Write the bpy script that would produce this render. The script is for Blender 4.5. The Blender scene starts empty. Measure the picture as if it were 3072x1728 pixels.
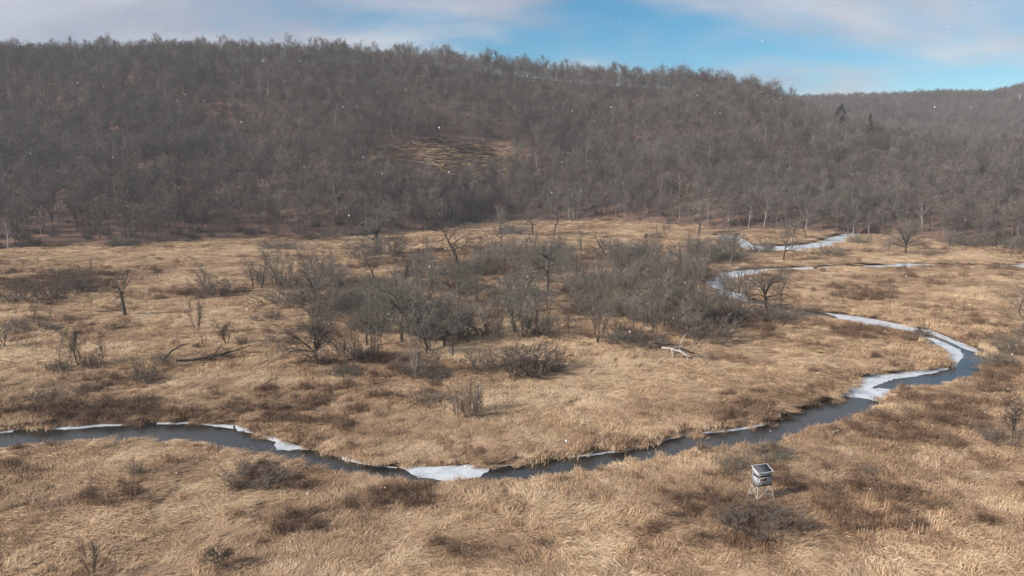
import bpy, math, random
import numpy as np
from mathutils import Vector

# ------------------------------------------------------------------ camera, sky, sun, exposure
sc = bpy.context.scene
COL = sc.collection
H = 34.0                      # height of the viewpoint above the marsh
PITCH = math.radians(9.2)
FPX = 2060.0                  # focal length in pixels of a 3072 px wide frame
CW, CH = 3072.0, 1728.0

cam_d = bpy.data.cameras.new("camera")
cam_d.sensor_width = 36.0
cam_d.lens = FPX / CW * 36.0
cam_d.clip_start = 0.1
cam_d.clip_end = 9000.0
cam = bpy.data.objects.new("camera", cam_d)
COL.objects.link(cam)
cam.location = (0, 0, H)
cam.rotation_euler = (math.pi / 2 - PITCH, 0, 0)
sc.camera = cam

SUN_EL = math.radians(30)
SUN_AZ = math.radians(248)    # clockwise from +Y: the sun stands to the left, a little behind the viewer

sun_d = bpy.data.lights.new("sun", 'SUN')
sun_d.energy = 3.0
sun_d.angle = math.radians(6.0)
sun_d.color = (1.0, 0.955, 0.90)
sun = bpy.data.objects.new("sun", sun_d)
COL.objects.link(sun)
to_sun = Vector((math.sin(SUN_AZ) * math.cos(SUN_EL), math.cos(SUN_AZ) * math.cos(SUN_EL), math.sin(SUN_EL)))
sun.rotation_euler = to_sun.to_track_quat('Z', 'Y').to_euler()

world = bpy.data.worlds.new("World")
sc.world = world
world.use_nodes = True
wt = world.node_tree
wt.nodes.clear()


def wn(t, **kw):
    n = wt.nodes.new(t)
    for k, v in kw.items():
        setattr(n, k, v)
    return n


def wmath(op, a, b=None, c=None, clamp=False):
    n = wn('ShaderNodeMath', operation=op)
    n.use_clamp = clamp
    for i, v in enumerate((a, b, c)):
        if v is None:
            continue
        if isinstance(v, (int, float)):
            n.inputs[i].default_value = v
        else:
            wt.links.new(v, n.inputs[i])
    return n.outputs[0]


w_out = wn('ShaderNodeOutputWorld')
w_bg = wn('ShaderNodeBackground')
w_bg.inputs['Strength'].default_value = 0.06
sky = wn('ShaderNodeTexSky', sky_type='NISHITA')
sky.sun_disc = False
sky.sun_elevation = SUN_EL
sky.sun_rotation = SUN_AZ
sky.altitude = 300
sky.air_density = 1.0
sky.dust_density = 0.25
sky.ozone_density = 1.6
tc = wn('ShaderNodeTexCoord')
sep = wn('ShaderNodeSeparateXYZ')
wt.links.new(tc.outputs['Generated'], sep.inputs[0])
zz = wmath('ADD', wmath('MAXIMUM', sep.outputs['Z'], 0.0), 0.35)
cx = wmath('DIVIDE', sep.outputs['X'], zz)
cy = wmath('DIVIDE', sep.outputs['Y'], zz)
comb = wn('ShaderNodeCombineXYZ')
wt.links.new(wmath('MULTIPLY', cx, 1.35), comb.inputs[0])
wt.links.new(wmath('MULTIPLY', cy, 2.3), comb.inputs[1])
comb.inputs[2].default_value = 12.9
n1 = wn('ShaderNodeTexNoise')
n1.inputs['Scale'].default_value = 1.0
n1.inputs['Detail'].default_value = 5.0
n1.inputs['Roughness'].default_value = 0.48
n1.inputs['Distortion'].default_value = 0.25
wt.links.new(comb.outputs[0], n1.inputs['Vector'])
# more cover towards the west (left of the view), breaking up eastwards
cover = wmath('ADD', n1.outputs['Fac'], wmath('MULTIPLY', wmath('ADD', sep.outputs['X'], -0.32), -0.19))
ramp = wn('ShaderNodeValToRGB')
ramp.color_ramp.interpolation = 'EASE'
ramp.color_ramp.elements[0].position = 0.40
ramp.color_ramp.elements[0].color = (0, 0, 0, 1)
ramp.color_ramp.elements[1].position = 0.60
ramp.color_ramp.elements[1].color = (1, 1, 1, 1)
wt.links.new(cover, ramp.inputs[0])
n2 = wn('ShaderNodeTexNoise')
n2.inputs['Scale'].default_value = 1.7
n2.inputs['Detail'].default_value = 4.0
wt.links.new(comb.outputs[0], n2.inputs['Vector'])
cr = wn('ShaderNodeValToRGB')
cr.color_ramp.elements[0].position = 0.33
cr.color_ramp.elements[0].color = (0.35, 0.37, 0.45, 1)
cr.color_ramp.elements[1].position = 0.68
cr.color_ramp.elements[1].color = (0.60, 0.61, 0.65, 1)
wt.links.new(n2.outputs['Fac'], cr.inputs[0])
cscale = wn('ShaderNodeVectorMath', operation='SCALE')
cscale.inputs['Scale'].default_value = 9.1
wt.links.new(cr.outputs[0], cscale.inputs[0])
sat = wn('ShaderNodeHueSaturation')
sat.inputs['Hue'].default_value = 0.488
sat.inputs['Saturation'].default_value = 1.6
sat.inputs['Value'].default_value = 0.96
wt.links.new(sky.outputs[0], sat.inputs['Color'])
wmix = wn('ShaderNodeMix', data_type='RGBA')
wt.links.new(wmath('MULTIPLY', ramp.outputs[0], 0.93), wmix.inputs['Factor'])
wt.links.new(sat.outputs[0], wmix.inputs['A'])
wt.links.new(cscale.outputs[0], wmix.inputs['B'])
wt.links.new(wmix.outputs['Result'], w_bg.inputs['Color'])
wt.links.new(w_bg.outputs[0], w_out.inputs[0])

vs = sc.view_settings
vs.view_transform = 'Standard'
vs.look = 'None'
vs.exposure = 1.08
vs.gamma = 1.0
vs.use_curve_mapping = False
sc.cycles.max_bounces = 5
sc.cycles.diffuse_bounces = 2
sc.cycles.glossy_bounces = 2
sc.cycles.volume_bounces = 0
sc.cycles.use_denoising = True
sc.cycles.debug_use_spatial_splits = True
sc.cycles.debug_use_compact_bvh = False

# ------------------------------------------------------------------ small tools
R = np.random.default_rng(11)
cT, sT = math.cos(PITCH), math.sin(PITCH)


def hash2(ix, iy, seed):
    h = (ix.astype(np.int64) * 374761393 + iy.astype(np.int64) * 668265263 + seed * 1442695041) & 0xffffffff
    h = ((h ^ (h >> 13)) * 1274126177) & 0xffffffff
    h = h ^ (h >> 16)
    return (h & 0xffffff) / float(0xffffff)


def vnoise(x, y, seed=0):
    xi, yi = np.floor(x), np.floor(y)
    fx, fy = x - xi, y - yi
    fx, fy = fx * fx * (3 - 2 * fx), fy * fy * (3 - 2 * fy)
    xi, yi = xi.astype(np.int64), yi.astype(np.int64)
    a, b = hash2(xi, yi, seed), hash2(xi + 1, yi, seed)
    c, d = hash2(xi, yi + 1, seed), hash2(xi + 1, yi + 1, seed)
    return (a + (b - a) * fx) * (1 - fy) + (c + (d - c) * fx) * fy


def fbm(x, y, seed=0, octv=3, gain=0.5):
    s, a, t = 0.0, 1.0, 0.0
    for o in range(octv):
        s = s + a * vnoise(x * 2 ** o + 17.3 * o, y * 2 ** o - 9.1 * o, seed + o)
        t += a
        a *= gain
    return s / t


def ray(px, py):
    dx, dy = (px - CW / 2) / FPX, (CH / 2 - py) / FPX
    return np.array([dx, cT + dy * sT, -sT + dy * cT])


def P(px, py, z=0.0):
    """the point at height z that the photograph shows at px, py"""
    d = ray(px, py)
    return np.array([0, 0, H]) + d * ((z - H) / d[2])


def pix(x, y, z):
    """where a point of the place lies in the photograph"""
    zc = y * cT - (z - H) * sT
    up = y * sT + (z - H) * cT
    return CW / 2 + FPX * x / zc, CH / 2 - FPX * up / zc


def smooth(a, b, x):
    t = np.clip((x - a) / (b - a), 0, 1)
    return t * t * (3 - 2 * t)


def build_mesh(name, V, quads=None, tris=None, mats=(), mat_idx=None, smooth_shade=False, fattr=None, vattr=None):
    me = bpy.data.meshes.new(name)
    V = np.asarray(V, dtype=np.float32).reshape(-1, 3)
    q = np.zeros((0, 4), np.int32) if quads is None else np.asarray(quads, np.int32).reshape(-1, 4)
    t = np.zeros((0, 3), np.int32) if tris is None else np.asarray(tris, np.int32).reshape(-1, 3)
    nl = q.size + t.size
    me.vertices.add(len(V))
    me.vertices.foreach_set('co', V.ravel())
    me.loops.add(nl)
    me.loops.foreach_set('vertex_index', np.concatenate([q.ravel(), t.ravel()]))
    npoly = len(q) + len(t)
    me.polygons.add(npoly)
    starts = np.concatenate([np.arange(len(q)) * 4, q.size + np.arange(len(t)) * 3]).astype(np.int32)
    me.polygons.foreach_set('loop_start', starts)
    for m in mats:
        me.materials.append(m)
    if mat_idx is not None:
        me.polygons.foreach_set('material_index', np.asarray(mat_idx, np.int32))
    if smooth_shade:
        me.polygons.foreach_set('use_smooth', np.ones(npoly, bool))
    for k, a in (vattr or {}).items():
        at = me.attributes.new(k, 'FLOAT', 'POINT')
        at.data.foreach_set('value', np.asarray(a, np.float32))
    me.update(calc_edges=True)
    return me


def obj(name, me, parent=None, loc=None, kind=None, label=None, cat=None, group=None):
    o = bpy.data.objects.new(name, me)
    COL.objects.link(o)
    if parent is not None:
        o.parent = parent
    if loc is not None:
        o.location = loc
    if kind:
        o['kind'] = kind
    if label:
        o['label'] = label
    if cat:
        o['category'] = cat
    if group:
        o['group'] = group
    return o


# ------------------------------------------------------------------ materials
def new_mat(name):
    m = bpy.data.materials.new(name)
    m.use_nodes = True
    nt = m.node_tree
    b = nt.nodes['Principled BSDF']
    b.inputs['Specular IOR Level'].default_value = 0.25
    return m, nt, b


def nd(nt, t, **kw):
    n = nt.nodes.new(t)
    for k, v in kw.items():
        setattr(n, k, v)
    return n


def ramp_node(nt, fac, stops, interp='LINEAR'):
    r = nd(nt, 'ShaderNodeValToRGB')
    r.color_ramp.interpolation = interp
    els = r.color_ramp.elements
    while len(els) < len(stops):
        els.new(0.5)
    for e, (p, c) in zip(els, stops):
        e.position = p
        e.color = (c[0], c[1], c[2], 1)
    nt.links.new(fac, r.inputs[0])
    return r.outputs[0]


def noise_node(nt, vec, scale, detail=3, rough=0.5):
    n = nd(nt, 'ShaderNodeTexNoise')
    n.inputs['Scale'].default_value = scale
    n.inputs['Detail'].default_value = detail
    n.inputs['Roughness'].default_value = rough
    if vec is not None:
        nt.links.new(vec, n.inputs['Vector'])
    return n.outputs['Fac']


def math_node(nt, op, a, b=None, clamp=False):
    n = nd(nt, 'ShaderNodeMath', operation=op)
    n.use_clamp = clamp
    for i, v in enumerate((a, b)):
        if v is None:
            continue
        if isinstance(v, (int, float)):
            n.inputs[i].default_value = v
        else:
            nt.links.new(v, n.inputs[i])
    return n.outputs[0]


def mix_col(nt, fac, a, b, mode='MIX'):
    n = nd(nt, 'ShaderNodeMix', data_type='RGBA', blend_type=mode)
    for key, v in (('Factor', fac), ('A', a), ('B', b)):
        s = n.inputs[key]
        if isinstance(v, (int, float)):
            s.default_value = v
        elif isinstance(v, tuple):
            s.default_value = (v[0], v[1], v[2], 1)
        else:
            nt.links.new(v, s)
    return n.outputs['Result']


def wpos(nt):
    return nd(nt, 'ShaderNodeNewGeometry').outputs['Position']


GRASS_STOPS = [(0.0, (0.165, 0.100, 0.062)), (0.28, (0.28, 0.176, 0.106)), (0.52, (0.43, 0.283, 0.170)),
               (0.78, (0.59, 0.408, 0.248)), (1.0, (0.71, 0.53, 0.34))]


def grass_mat(name, strand=True):
    m, nt, b = new_mat(name)
    if strand:
        inst = nd(nt, 'ShaderNodeAttribute', attribute_type='INSTANCER', attribute_name='tint')
        bl = nd(nt, 'ShaderNodeAttribute', attribute_type='GEOMETRY', attribute_name='blade')
        v = math_node(nt, 'ADD', inst.outputs['Fac'], math_node(nt, 'MULTIPLY', bl.outputs['Fac'], 0.60))
        v = math_node(nt, 'SUBTRACT', v, 0.49)
    else:
        at = nd(nt, 'ShaderNodeAttribute', attribute_type='GEOMETRY', attribute_name='tint')
        v = math_node(nt, 'ADD', at.outputs['Fac'], math_node(nt, 'MULTIPLY', noise_node(nt, wpos(nt), 2.0, 2, 0.7), 0.4))
        v = math_node(nt, 'SUBTRACT', v, 0.68)
    col = ramp_node(nt, v, GRASS_STOPS)
    nt.links.new(col, b.inputs['Base Color'])
    b.inputs['Roughness'].default_value = 0.75
    b.inputs['Specular IOR Level'].default_value = 0.15
    return m


M_TUFT = grass_mat('dry_grass_blades')
M_MARSH = grass_mat('matted_grass_ground', strand=False)


def forb_mat():
    m, nt, b = new_mat('dead_stalks')
    oi = nd(nt, 'ShaderNodeObjectInfo')
    col = ramp_node(nt, oi.outputs['Random'], [(0, (0.115, 0.068, 0.044)), (0.5, (0.17, 0.105, 0.066)), (1, (0.25, 0.17, 0.11))])
    nt.links.new(col, b.inputs['Base Color'])
    b.inputs['Roughness'].default_value = 0.85
    return m


M_FORB = forb_mat()


def bark_mat(name, stops, rough=0.85):
    m, nt, b = new_mat(name)
    oi = nd(nt, 'ShaderNodeObjectInfo')
    p = wpos(nt)
    f = math_node(nt, 'ADD', math_node(nt, 'MULTIPLY', oi.outputs['Random'], 0.75), math_node(nt, 'MULTIPLY', noise_node(nt, p, 0.015, 1), 0.45))
    col = ramp_node(nt, math_node(nt, 'SUBTRACT', f, 0.10), stops)
    nt.links.new(col, b.inputs['Base Color'])
    b.inputs['Roughness'].default_value = rough
    return m


M_BARK = bark_mat('grey_bark', [(0, (0.055, 0.047, 0.040)), (0.6, (0.095, 0.083, 0.071)), (1, (0.18, 0.163, 0.14))])
M_TWIG = bark_mat('twigs', [(0, (0.15, 0.120, 0.100)), (0.45, (0.205, 0.173, 0.142)), (0.75, (0.245, 0.212, 0.17)), (1, (0.30, 0.26, 0.215))])
M_GREY = bark_mat('light_grey_bark', [(0, (0.17, 0.152, 0.128)), (1, (0.27, 0.245, 0.21))])
M_PALE = bark_mat('pale_bark', [(0, (0.36, 0.33, 0.29)), (1, (0.58, 0.55, 0.50))])
M_DARK = bark_mat('dark_bark', [(0, (0.038, 0.032, 0.028)), (1, (0.075, 0.064, 0.055))])
M_LICHEN = bark_mat('lichen_twigs', [(0, (0.13, 0.118, 0.092)), (0.5, (0.165, 0.152, 0.120)), (1, (0.21, 0.192, 0.155))])
M_SHRUB = bark_mat('shrub_twigs', [(0, (0.12, 0.093, 0.075)), (0.4, (0.165, 0.132, 0.105)), (0.7, (0.185, 0.155, 0.12)), (1, (0.24, 0.183, 0.148))])
M_FBARK = bark_mat('forest_bark', [(0, (0.07, 0.062, 0.055)), (0.6, (0.13, 0.117, 0.106)), (0.92, (0.21, 0.193, 0.177)), (1, (0.38, 0.36, 0.33))])
M_FTWIG = bark_mat('forest_twigs', [(0, (0.085, 0.062, 0.054)), (0.3, (0.125, 0.098, 0.083)), (0.55, (0.155, 0.133, 0.105)), (0.8, (0.20, 0.162, 0.14)), (1, (0.26, 0.21, 0.18))])


def plain_mat(name, col, rough=0.7, spec=0.3, noise=0.0, nscale=4.0):
    m, nt, b = new_mat(name)
    b.inputs['Roughness'].default_value = rough
    b.inputs['Specular IOR Level'].default_value = spec
    if noise:
        f = noise_node(nt, wpos(nt), nscale, 4, 0.6)
        c = ramp_node(nt, f, [(0.3, tuple(x * (1 - noise) for x in col)), (0.7, tuple(min(1, x * (1 + noise)) for x in col))])
        nt.links.new(c, b.inputs['Base Color'])
    else:
        b.inputs['Base Color'].default_value = (*col, 1)
    return m


def litter_mat():
    m, nt, b = new_mat('forest_floor')
    p = wpos(nt)
    f = math_node(nt, 'ADD', math_node(nt, 'MULTIPLY', noise_node(nt, p, 0.03, 4, 0.6), 0.6), math_node(nt, 'MULTIPLY', noise_node(nt, p, 0.5, 3, 0.6), 0.4))
    leaf = ramp_node(nt, f, [(0.3, (0.11, 0.070, 0.054)), (0.5, (0.17, 0.100, 0.072)), (0.7, (0.24, 0.138, 0.092))])
    at = nd(nt, 'ShaderNodeAttribute', attribute_type='GEOMETRY', attribute_name='meadow')
    gr = ramp_node(nt, math_node(nt, 'ADD', noise_node(nt, p, 0.06, 4, 0.7), math_node(nt, 'MULTIPLY', noise_node(nt, p, 0.012, 2), 0.25)),
                   [(0.38, (0.13, 0.086, 0.058)), (0.60, (0.24, 0.158, 0.10)), (0.82, (0.36, 0.25, 0.16))])
    nt.links.new(mix_col(nt, at.outputs['Fac'], leaf, gr), b.inputs['Base Color'])
    b.inputs['Roughness'].default_value = 0.9
    return m


M_LITTER = litter_mat()


def water_mat():
    m, nt, b = new_mat('stream_water')
    b.inputs['Base Color'].default_value = (0.022, 0.021, 0.018, 1)
    b.inputs['Roughness'].default_value = 0.07
    b.inputs['Specular IOR Level'].default_value = 0.5
    p = wpos(nt)
    mp = nd(nt, 'ShaderNodeMapping')
    mp.inputs['Scale'].default_value = (1.0, 1.6, 1.0)
    nt.links.new(p, mp.inputs[0])
    f = noise_node(nt, mp.outputs[0], 2.2, 4, 0.6)
    bp = nd(nt, 'ShaderNodeBump')
    bp.inputs['Strength'].default_value = 0.22
    bp.inputs['Distance'].default_value = 0.12
    nt.links.new(f, bp.inputs['Height'])
    nt.links.new(bp.outputs[0], b.inputs['Normal'])
    return m


def ice_mat():
    m, nt, b = new_mat('stream_ice')
    p = wpos(nt)
    f = math_node(nt, 'ADD', math_node(nt, 'MULTIPLY', noise_node(nt, p, 0.5, 4, 0.6), 0.7), math_node(nt, 'MULTIPLY', noise_node(nt, p, 3.0, 3, 0.6), 0.3))
    c = ramp_node(nt, f, [(0.30, (0.30, 0.325, 0.35)), (0.45, (0.48, 0.50, 0.52)), (0.64, (0.66, 0.67, 0.69))])
    nt.links.new(c, b.inputs['Base Color'])
    b.inputs['Roughness'].default_value = 0.45
    bp = nd(nt, 'ShaderNodeBump')
    bp.inputs['Strength'].default_value = 0.25
    bp.inputs['Distance'].default_value = 0.05
    nt.links.new(noise_node(nt, p, 5.0, 4, 0.6), bp.inputs['Height'])
    nt.links.new(bp.outputs[0], b.inputs['Normal'])
    return m


M_WATER = water_mat()
M_ICE = ice_mat()

# ------------------------------------------------------------------ the stream's banks, traced on the ground
WZ = -0.9       # water level
TZ = 0.40       # height of the matted grass that hides the water behind a near bank


def bank(pts):
    out = []
    for px, py, w in pts:
        q = P(px, py, WZ + (TZ - WZ) * w)
        out.append(q[:2])
    return np.array(out)


far_bank = [(-500, 1330), (-250, 1312), (0, 1295), (40, 1293), (103, 1289), (155, 1283), (278, 1275), (378, 1275), (477, 1269), (596, 1268), (696, 1277),
            (775, 1295), (835, 1315), (914, 1345), (962, 1357), (1024, 1374), (1123, 1394), (1203, 1403), (1302, 1403), (1421, 1396),
            (1501, 1394), (1600, 1387), (1700, 1371), (1779, 1363), (1871, 1351), (1958, 1329), (2048, 1305), (2135, 1295), (2221, 1286),
            (2286, 1273), (2317, 1262), (2351, 1239), (2416, 1217), (2473, 1202), (2520, 1187), (2546, 1165), (2568, 1143), (2611, 1126),
            (2698, 1117), (2785, 1111), (2836, 1104)]
A_side = [(x, y, 0) for x, y in far_bank] + [
    (2850, 1092, .3), (2848, 1076, .7), (2832, 1049, 1), (2790, 1020, 1), (2743, 996, 1), (2623, 972, 1), (2540, 957, 1), (2456, 947, .9),
    (2397, 940, .8), (2330, 925, .8), (2270, 914, .8), (2207, 906, .8), (2151, 884, .6), (2118, 866, .4), (2100, 848, .1),
    (2114, 836, 0), (2167, 818, 0), (2223, 811, 0), (2326, 805, 0), (2446, 800, 0), (2530, 798, 0), (2604, 796, 0), (2684, 791, 0), (2750, 791, 0),
    (2803, 793, 0), (2883, 795, 0), (2960, 795, 0), (3026, 795, 0), (3072, 790, 0), (3200, 780, 0)]
near_bank = [(-500, 1370), (-250, 1347), (0, 1331), (99, 1321), (199, 1315), (318, 1311), (378, 1309), (437, 1305), (537, 1309), (596, 1319), (676, 1335), (735, 1341),
             (795, 1355), (855, 1371), (934, 1389), (1024, 1403), (1103, 1416), (1223, 1430), (1342, 1439), (1441, 1435), (1581, 1432),
             (1700, 1410), (1799, 1392), (1918, 1377), (2048, 1349), (2113, 1338), (2200, 1332), (2265, 1321), (2343, 1310), (2416, 1289),
             (2481, 1267), (2546, 1245), (2611, 1221), (2642, 1204), (2663, 1174), (2698, 1156), (2785, 1141), (2850, 1135), (2905, 1126)]
B_side = [(x, y, 1) for x, y in near_bank] + [
    (2945, 1114, .7), (2965, 1098, .3), (2968, 1084, 0), (2955, 1060, 0), (2910, 1037, 0), (2862, 1013, 0), (2790, 990, 0), (2743, 982, 0), (2623, 958, 0),
    (2564, 948, 0), (2480, 939, 0), (2397, 930, 0), (2330, 912, 0), (2270, 897, 0), (2243, 886, 0), (2215, 874, .1), (2187, 867, .3),
    (2183, 852, .5), (2199, 842, .6), (2247, 826, .6), (2326, 811, .6), (2446, 805, .6), (2530, 803, .5), (2604, 802.5, .6), (2684, 800, .6),
    (2750, 800, .6), (2803, 799.5, .5), (2883, 800, .5), (2960, 801, .5), (3026, 801, .5), (3072, 808, .5), (3200, 815, .5)]
STREAM = np.vstack([bank(A_side), bank(B_side)[::-1]])
oxbow_px = [(2140, 704, 0), (2207, 706, 0), (2237, 720, 0), (2262, 736, 0), (2300, 740, 0), (2346, 737, 0), (2395, 736, 0), (2440, 729, 0), (2490, 713, 0), (2525, 702, 0),
            (2577, 700, 0), (2640, 702, 0), (2700, 706, 0), (2700, 711, .4), (2600, 709, .4), (2548, 715, .4), (2528, 731, .4), (2480, 741, .5),
            (2445, 747, .5), (2386, 751, .5), (2255, 752, .5), (2219, 747, .5), (2183, 730, .4), (2150, 714, .4)]
OXBOW = bank(oxbow_px)


def signed_dist(x, y, poly):
    x, y = np.asarray(x, float), np.asarray(y, float)
    best = np.full(x.shape, 1e9)
    inside = np.zeros(x.shape, bool)
    n = len(poly)
    for i in range(n):
        ax, ay = poly[i]
        bx, by = poly[(i + 1) % n]
        ex, ey = bx - ax, by - ay
        t = np.clip(((x - ax) * ex + (y - ay) * ey) / (ex * ex + ey * ey + 1e-12), 0, 1)
        d = (x - ax - t * ex) ** 2 + (y - ay - t * ey) ** 2
        best = np.minimum(best, d)
        c = (ay > y) != (by > y)
        if ey != 0:
            inside ^= c & (x < ex * (y - ay) / ey + ax)
    d = np.sqrt(best)
    return np.where(inside, -d, d)


def river_sd(x, y):
    x, y = np.asarray(x, float), np.asarray(y, float)
    out = np.full(x.shape, 50.0)
    m = (y > 50) & (y < 480)
    if m.any():
        out[m] = np.minimum(signed_dist(x[m], y[m], STREAM), signed_dist(x[m], y[m], OXBOW))
        out[m] += (fbm(x[m] * 0.6, y[m] * 0.6, 5, 2) - 0.5) * 1.1
    return out


# ------------------------------------------------------------------ lie of the land
EDGE = [(-1500, 745), (0, 745), (300, 735), (700, 716), (1050, 709), (1300, 690), (1480, 664), (1700, 662), (1900, 664), (2050, 676), (2200, 688),
        (2350, 690), (2500, 694), (2700, 700), (2800, 718), (2950, 738), (3072, 746), (4500, 746)]


def rise(y):
    return 0.013 * np.maximum(0, y - 320)


ed_x, ed_d = [], []
for px_, py_ in EDGE:
    z_ = 0.0
    for _ in range(8):
        q_ = P(px_, py_, z_)
        z_ = 0.5 * z_ + 0.5 * float(rise(q_[1]))
    ed_x.append(px_)
    ed_d.append(q_[1])
RIDGE = [(-1500, 190, 760), (0, 190, 770), (300, 188, 780), (600, 180, 790), (900, 186, 800), (1100, 192, 815), (1300, 203, 830), (1500, 222, 840), (1700, 246, 840),
         (1900, 262, 830), (2050, 268, 820), (2150, 282, 815), (2250, 300, 805), (2330, 326, 790), (2400, 356, 770), (2500, 400, 740), (2600, 432, 700), (2700, 458, 660),
         (2850, 474, 620), (3072, 486, 600), (4500, 486, 600)]
FAR = [(-1500, 318), (2300, 318), (2450, 313), (2600, 308), (2800, 298), (2950, 300), (3072, 272), (3300, 235), (4500, 200)]
rx = np.array([r[0] for r in RIDGE], float)
rd = np.array([r[2] for r in RIDGE], float)
rz = np.array([H + r[2] * ray(r[0], r[1])[2] / ray(r[0], r[1])[1] for r in RIDGE])
FD = 1400.0
fx_ = np.array([r[0] for r in FAR], float)
fz_ = np.array([H + FD * ray(r[0], r[1])[2] / ray(r[0], r[1])[1] for r in FAR])
ed_x, ed_d = np.array(ed_x, float), np.array(ed_d, float)


def upx(x, y):
    return CW / 2 + 2087.0 * np.asarray(x) / np.maximum(np.asarray(y), 5.0)


def edge_dist(x, y):
    p = upx(x, y)
    return np.interp(p, ed_x, ed_d) + (fbm(p * 0.02, p * 0.0, 21, 3) - 0.5) * 22


def land(x, y, with_river=True):
    x, y = np.asarray(x, float), np.asarray(y, float)
    p = upx(x, y)
    d0 = np.interp(p, ed_x, ed_d)
    dr = np.interp(p, rx, rd)
    zr = np.interp(p, rx, rz)
    b0 = rise(d0)
    s = (y - d0) / (dr - d0)
    sc_ = np.clip(s, 0, 1)
    g = 0.45 * sc_ + 0.55 * sc_ * sc_ * (3 - 2 * sc_)
    z = np.where(s <= 0, rise(y), b0 + (zr - b0) * g)
    z = z + (fbm(x * 0.009, y * 0.009, 31, 3) - 0.5) * 36 * np.clip(sc_ * (1 - sc_) ** 1.6 * 5.2, 0, 1) * np.clip((zr - 20) / 120, 0, 1)
    z = np.where(s > 1, np.maximum(zr - 0.10 * (y - dr), np.minimum(zr, 22.0)), z)
    fs = np.clip((y - 930) / (FD - 930), 0, 1)
    zf = 20 + (np.interp(p, fx_, fz_) - 20) * (0.5 * fs + 0.5 * fs * fs * (3 - 2 * fs)) + (fbm(x * 0.006, y * 0.006, 41, 3) - 0.5) * 40 * 4 * fs * (1 - fs)
    z = np.where(y > 930, np.maximum(z, zf), z)
    flat = np.clip(1 - s * 6, 0, 1)
    z = z + flat * ((fbm(x * 0.12, y * 0.12, 3, 2) - 0.5) * 0.55 + np.abs(fbm(x * 0.42, y * 0.30, 7, 3) - 0.5) * 1.15 - 0.2)
    if with_river:
        sd = river_sd(x, y)
        k = smooth(-0.5, 1.25, sd)
        z = np.where(sd < 1.25, -1.25 + (z + 1.25) * k, z)
    return z


def march(px, py):
    """first point of the land along the sight line of a pixel"""
    d = ray(px, py)
    ys = np.concatenate([np.arange(45, 500, 0.5), np.arange(500, 1600, 2.0)])
    t = ys / d[1]
    xs, zs = d[0] * t, H + d[2] * t
    lz = land(xs, ys, False)
    i = np.argmax(zs < lz) if (zs < lz).any() else len(ys) - 1
    return xs[i], ys[i], float(lz[i])


def clearing(x, y, z):
    px, py = pix(x, y, z)
    n = (fbm(np.asarray(x) * 0.03, np.asarray(y) * 0.03, 51, 3) - 0.5) * 0.9
    a = ((px - 1330) / 235) ** 2 + ((py - 482) / 68) ** 2 + n
    return smooth(1.15, 0.75, a)


# brown weedy growth in the marsh; the strongest patch paints shade on the left far bank (centre px, py, half-width px, half-height px, strength)
BROWN = [(1390, 1645, 110, 45, .34), (1010, 1490, 190, 55, .30), (1260, 1500, 160, 45, .26), (890, 1590, 90, 60, .30), (330, 1480, 160, 40, .26), (60, 1590, 90, 40, .22),
         (1560, 1600, 130, 60, .18), (2740, 1300, 150, 70, .30), (2960, 1260, 120, 120, .26), (2500, 1500, 220, 60, .16), (2120, 1480, 130, 70, .25), (2570, 870, 110, 28, .26), (2700, 890, 120, 25, .2),
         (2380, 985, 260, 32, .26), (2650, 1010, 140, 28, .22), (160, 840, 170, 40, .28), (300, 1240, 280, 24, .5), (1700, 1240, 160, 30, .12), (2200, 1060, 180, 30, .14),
         (2260, 1560, 140, 70, .26), (1850, 790, 300, 60, .12), (1450, 880, 420, 110, .12), (2050, 900, 160, 50, .2), (880, 720, 120, 10, .2), (2960, 1120, 90, 40, .3), (1100, 1090, 200, 40, .15), (1450, 1330, 160, 30, .14),
         (1120, 1310, 150, 22, .22), (2100, 1230, 220, 28, .2), (2380, 1140, 160, 30, .16), (760, 1440, 110, 45, .2), (620, 760, 400, 26, -.14), (1950, 1120, 300, 40, -.12), (2850, 900, 250, 45, -.12),
         (150, 1390, 280, 40, -.12), (2560, 1370, 160, 30, -.22), (2950, 1480, 160, 60, -.16), (2870, 1660, 260, 60, -.14), (350, 1660, 300, 50, -.08), (620, 1140, 250, 40, -.10), (300, 1060, 300, 40, -.08), (1700, 1500, 120, 60, -.12), (1650, 1160, 160, 40, -.1)]


def tint_field(x, y):
    px, py = pix(np.asarray(x), np.asarray(y), 0.0)
    t = np.zeros_like(px)
    wob = (fbm(np.asarray(x) * 0.25, np.asarray(y) * 0.25, 61, 3) - 0.5) * 1.3
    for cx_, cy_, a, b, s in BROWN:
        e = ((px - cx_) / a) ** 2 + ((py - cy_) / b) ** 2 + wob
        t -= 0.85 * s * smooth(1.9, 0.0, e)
    xx, yy = np.asarray(x), np.asarray(y)
    return t + 0.85 * (fbm(xx * 0.045, yy * 0.06, 63, 4, .6) - .5) + 0.90 * (fbm(xx * 0.30, yy * 0.42, 67, 3, .6) - .5) + 0.82


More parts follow.
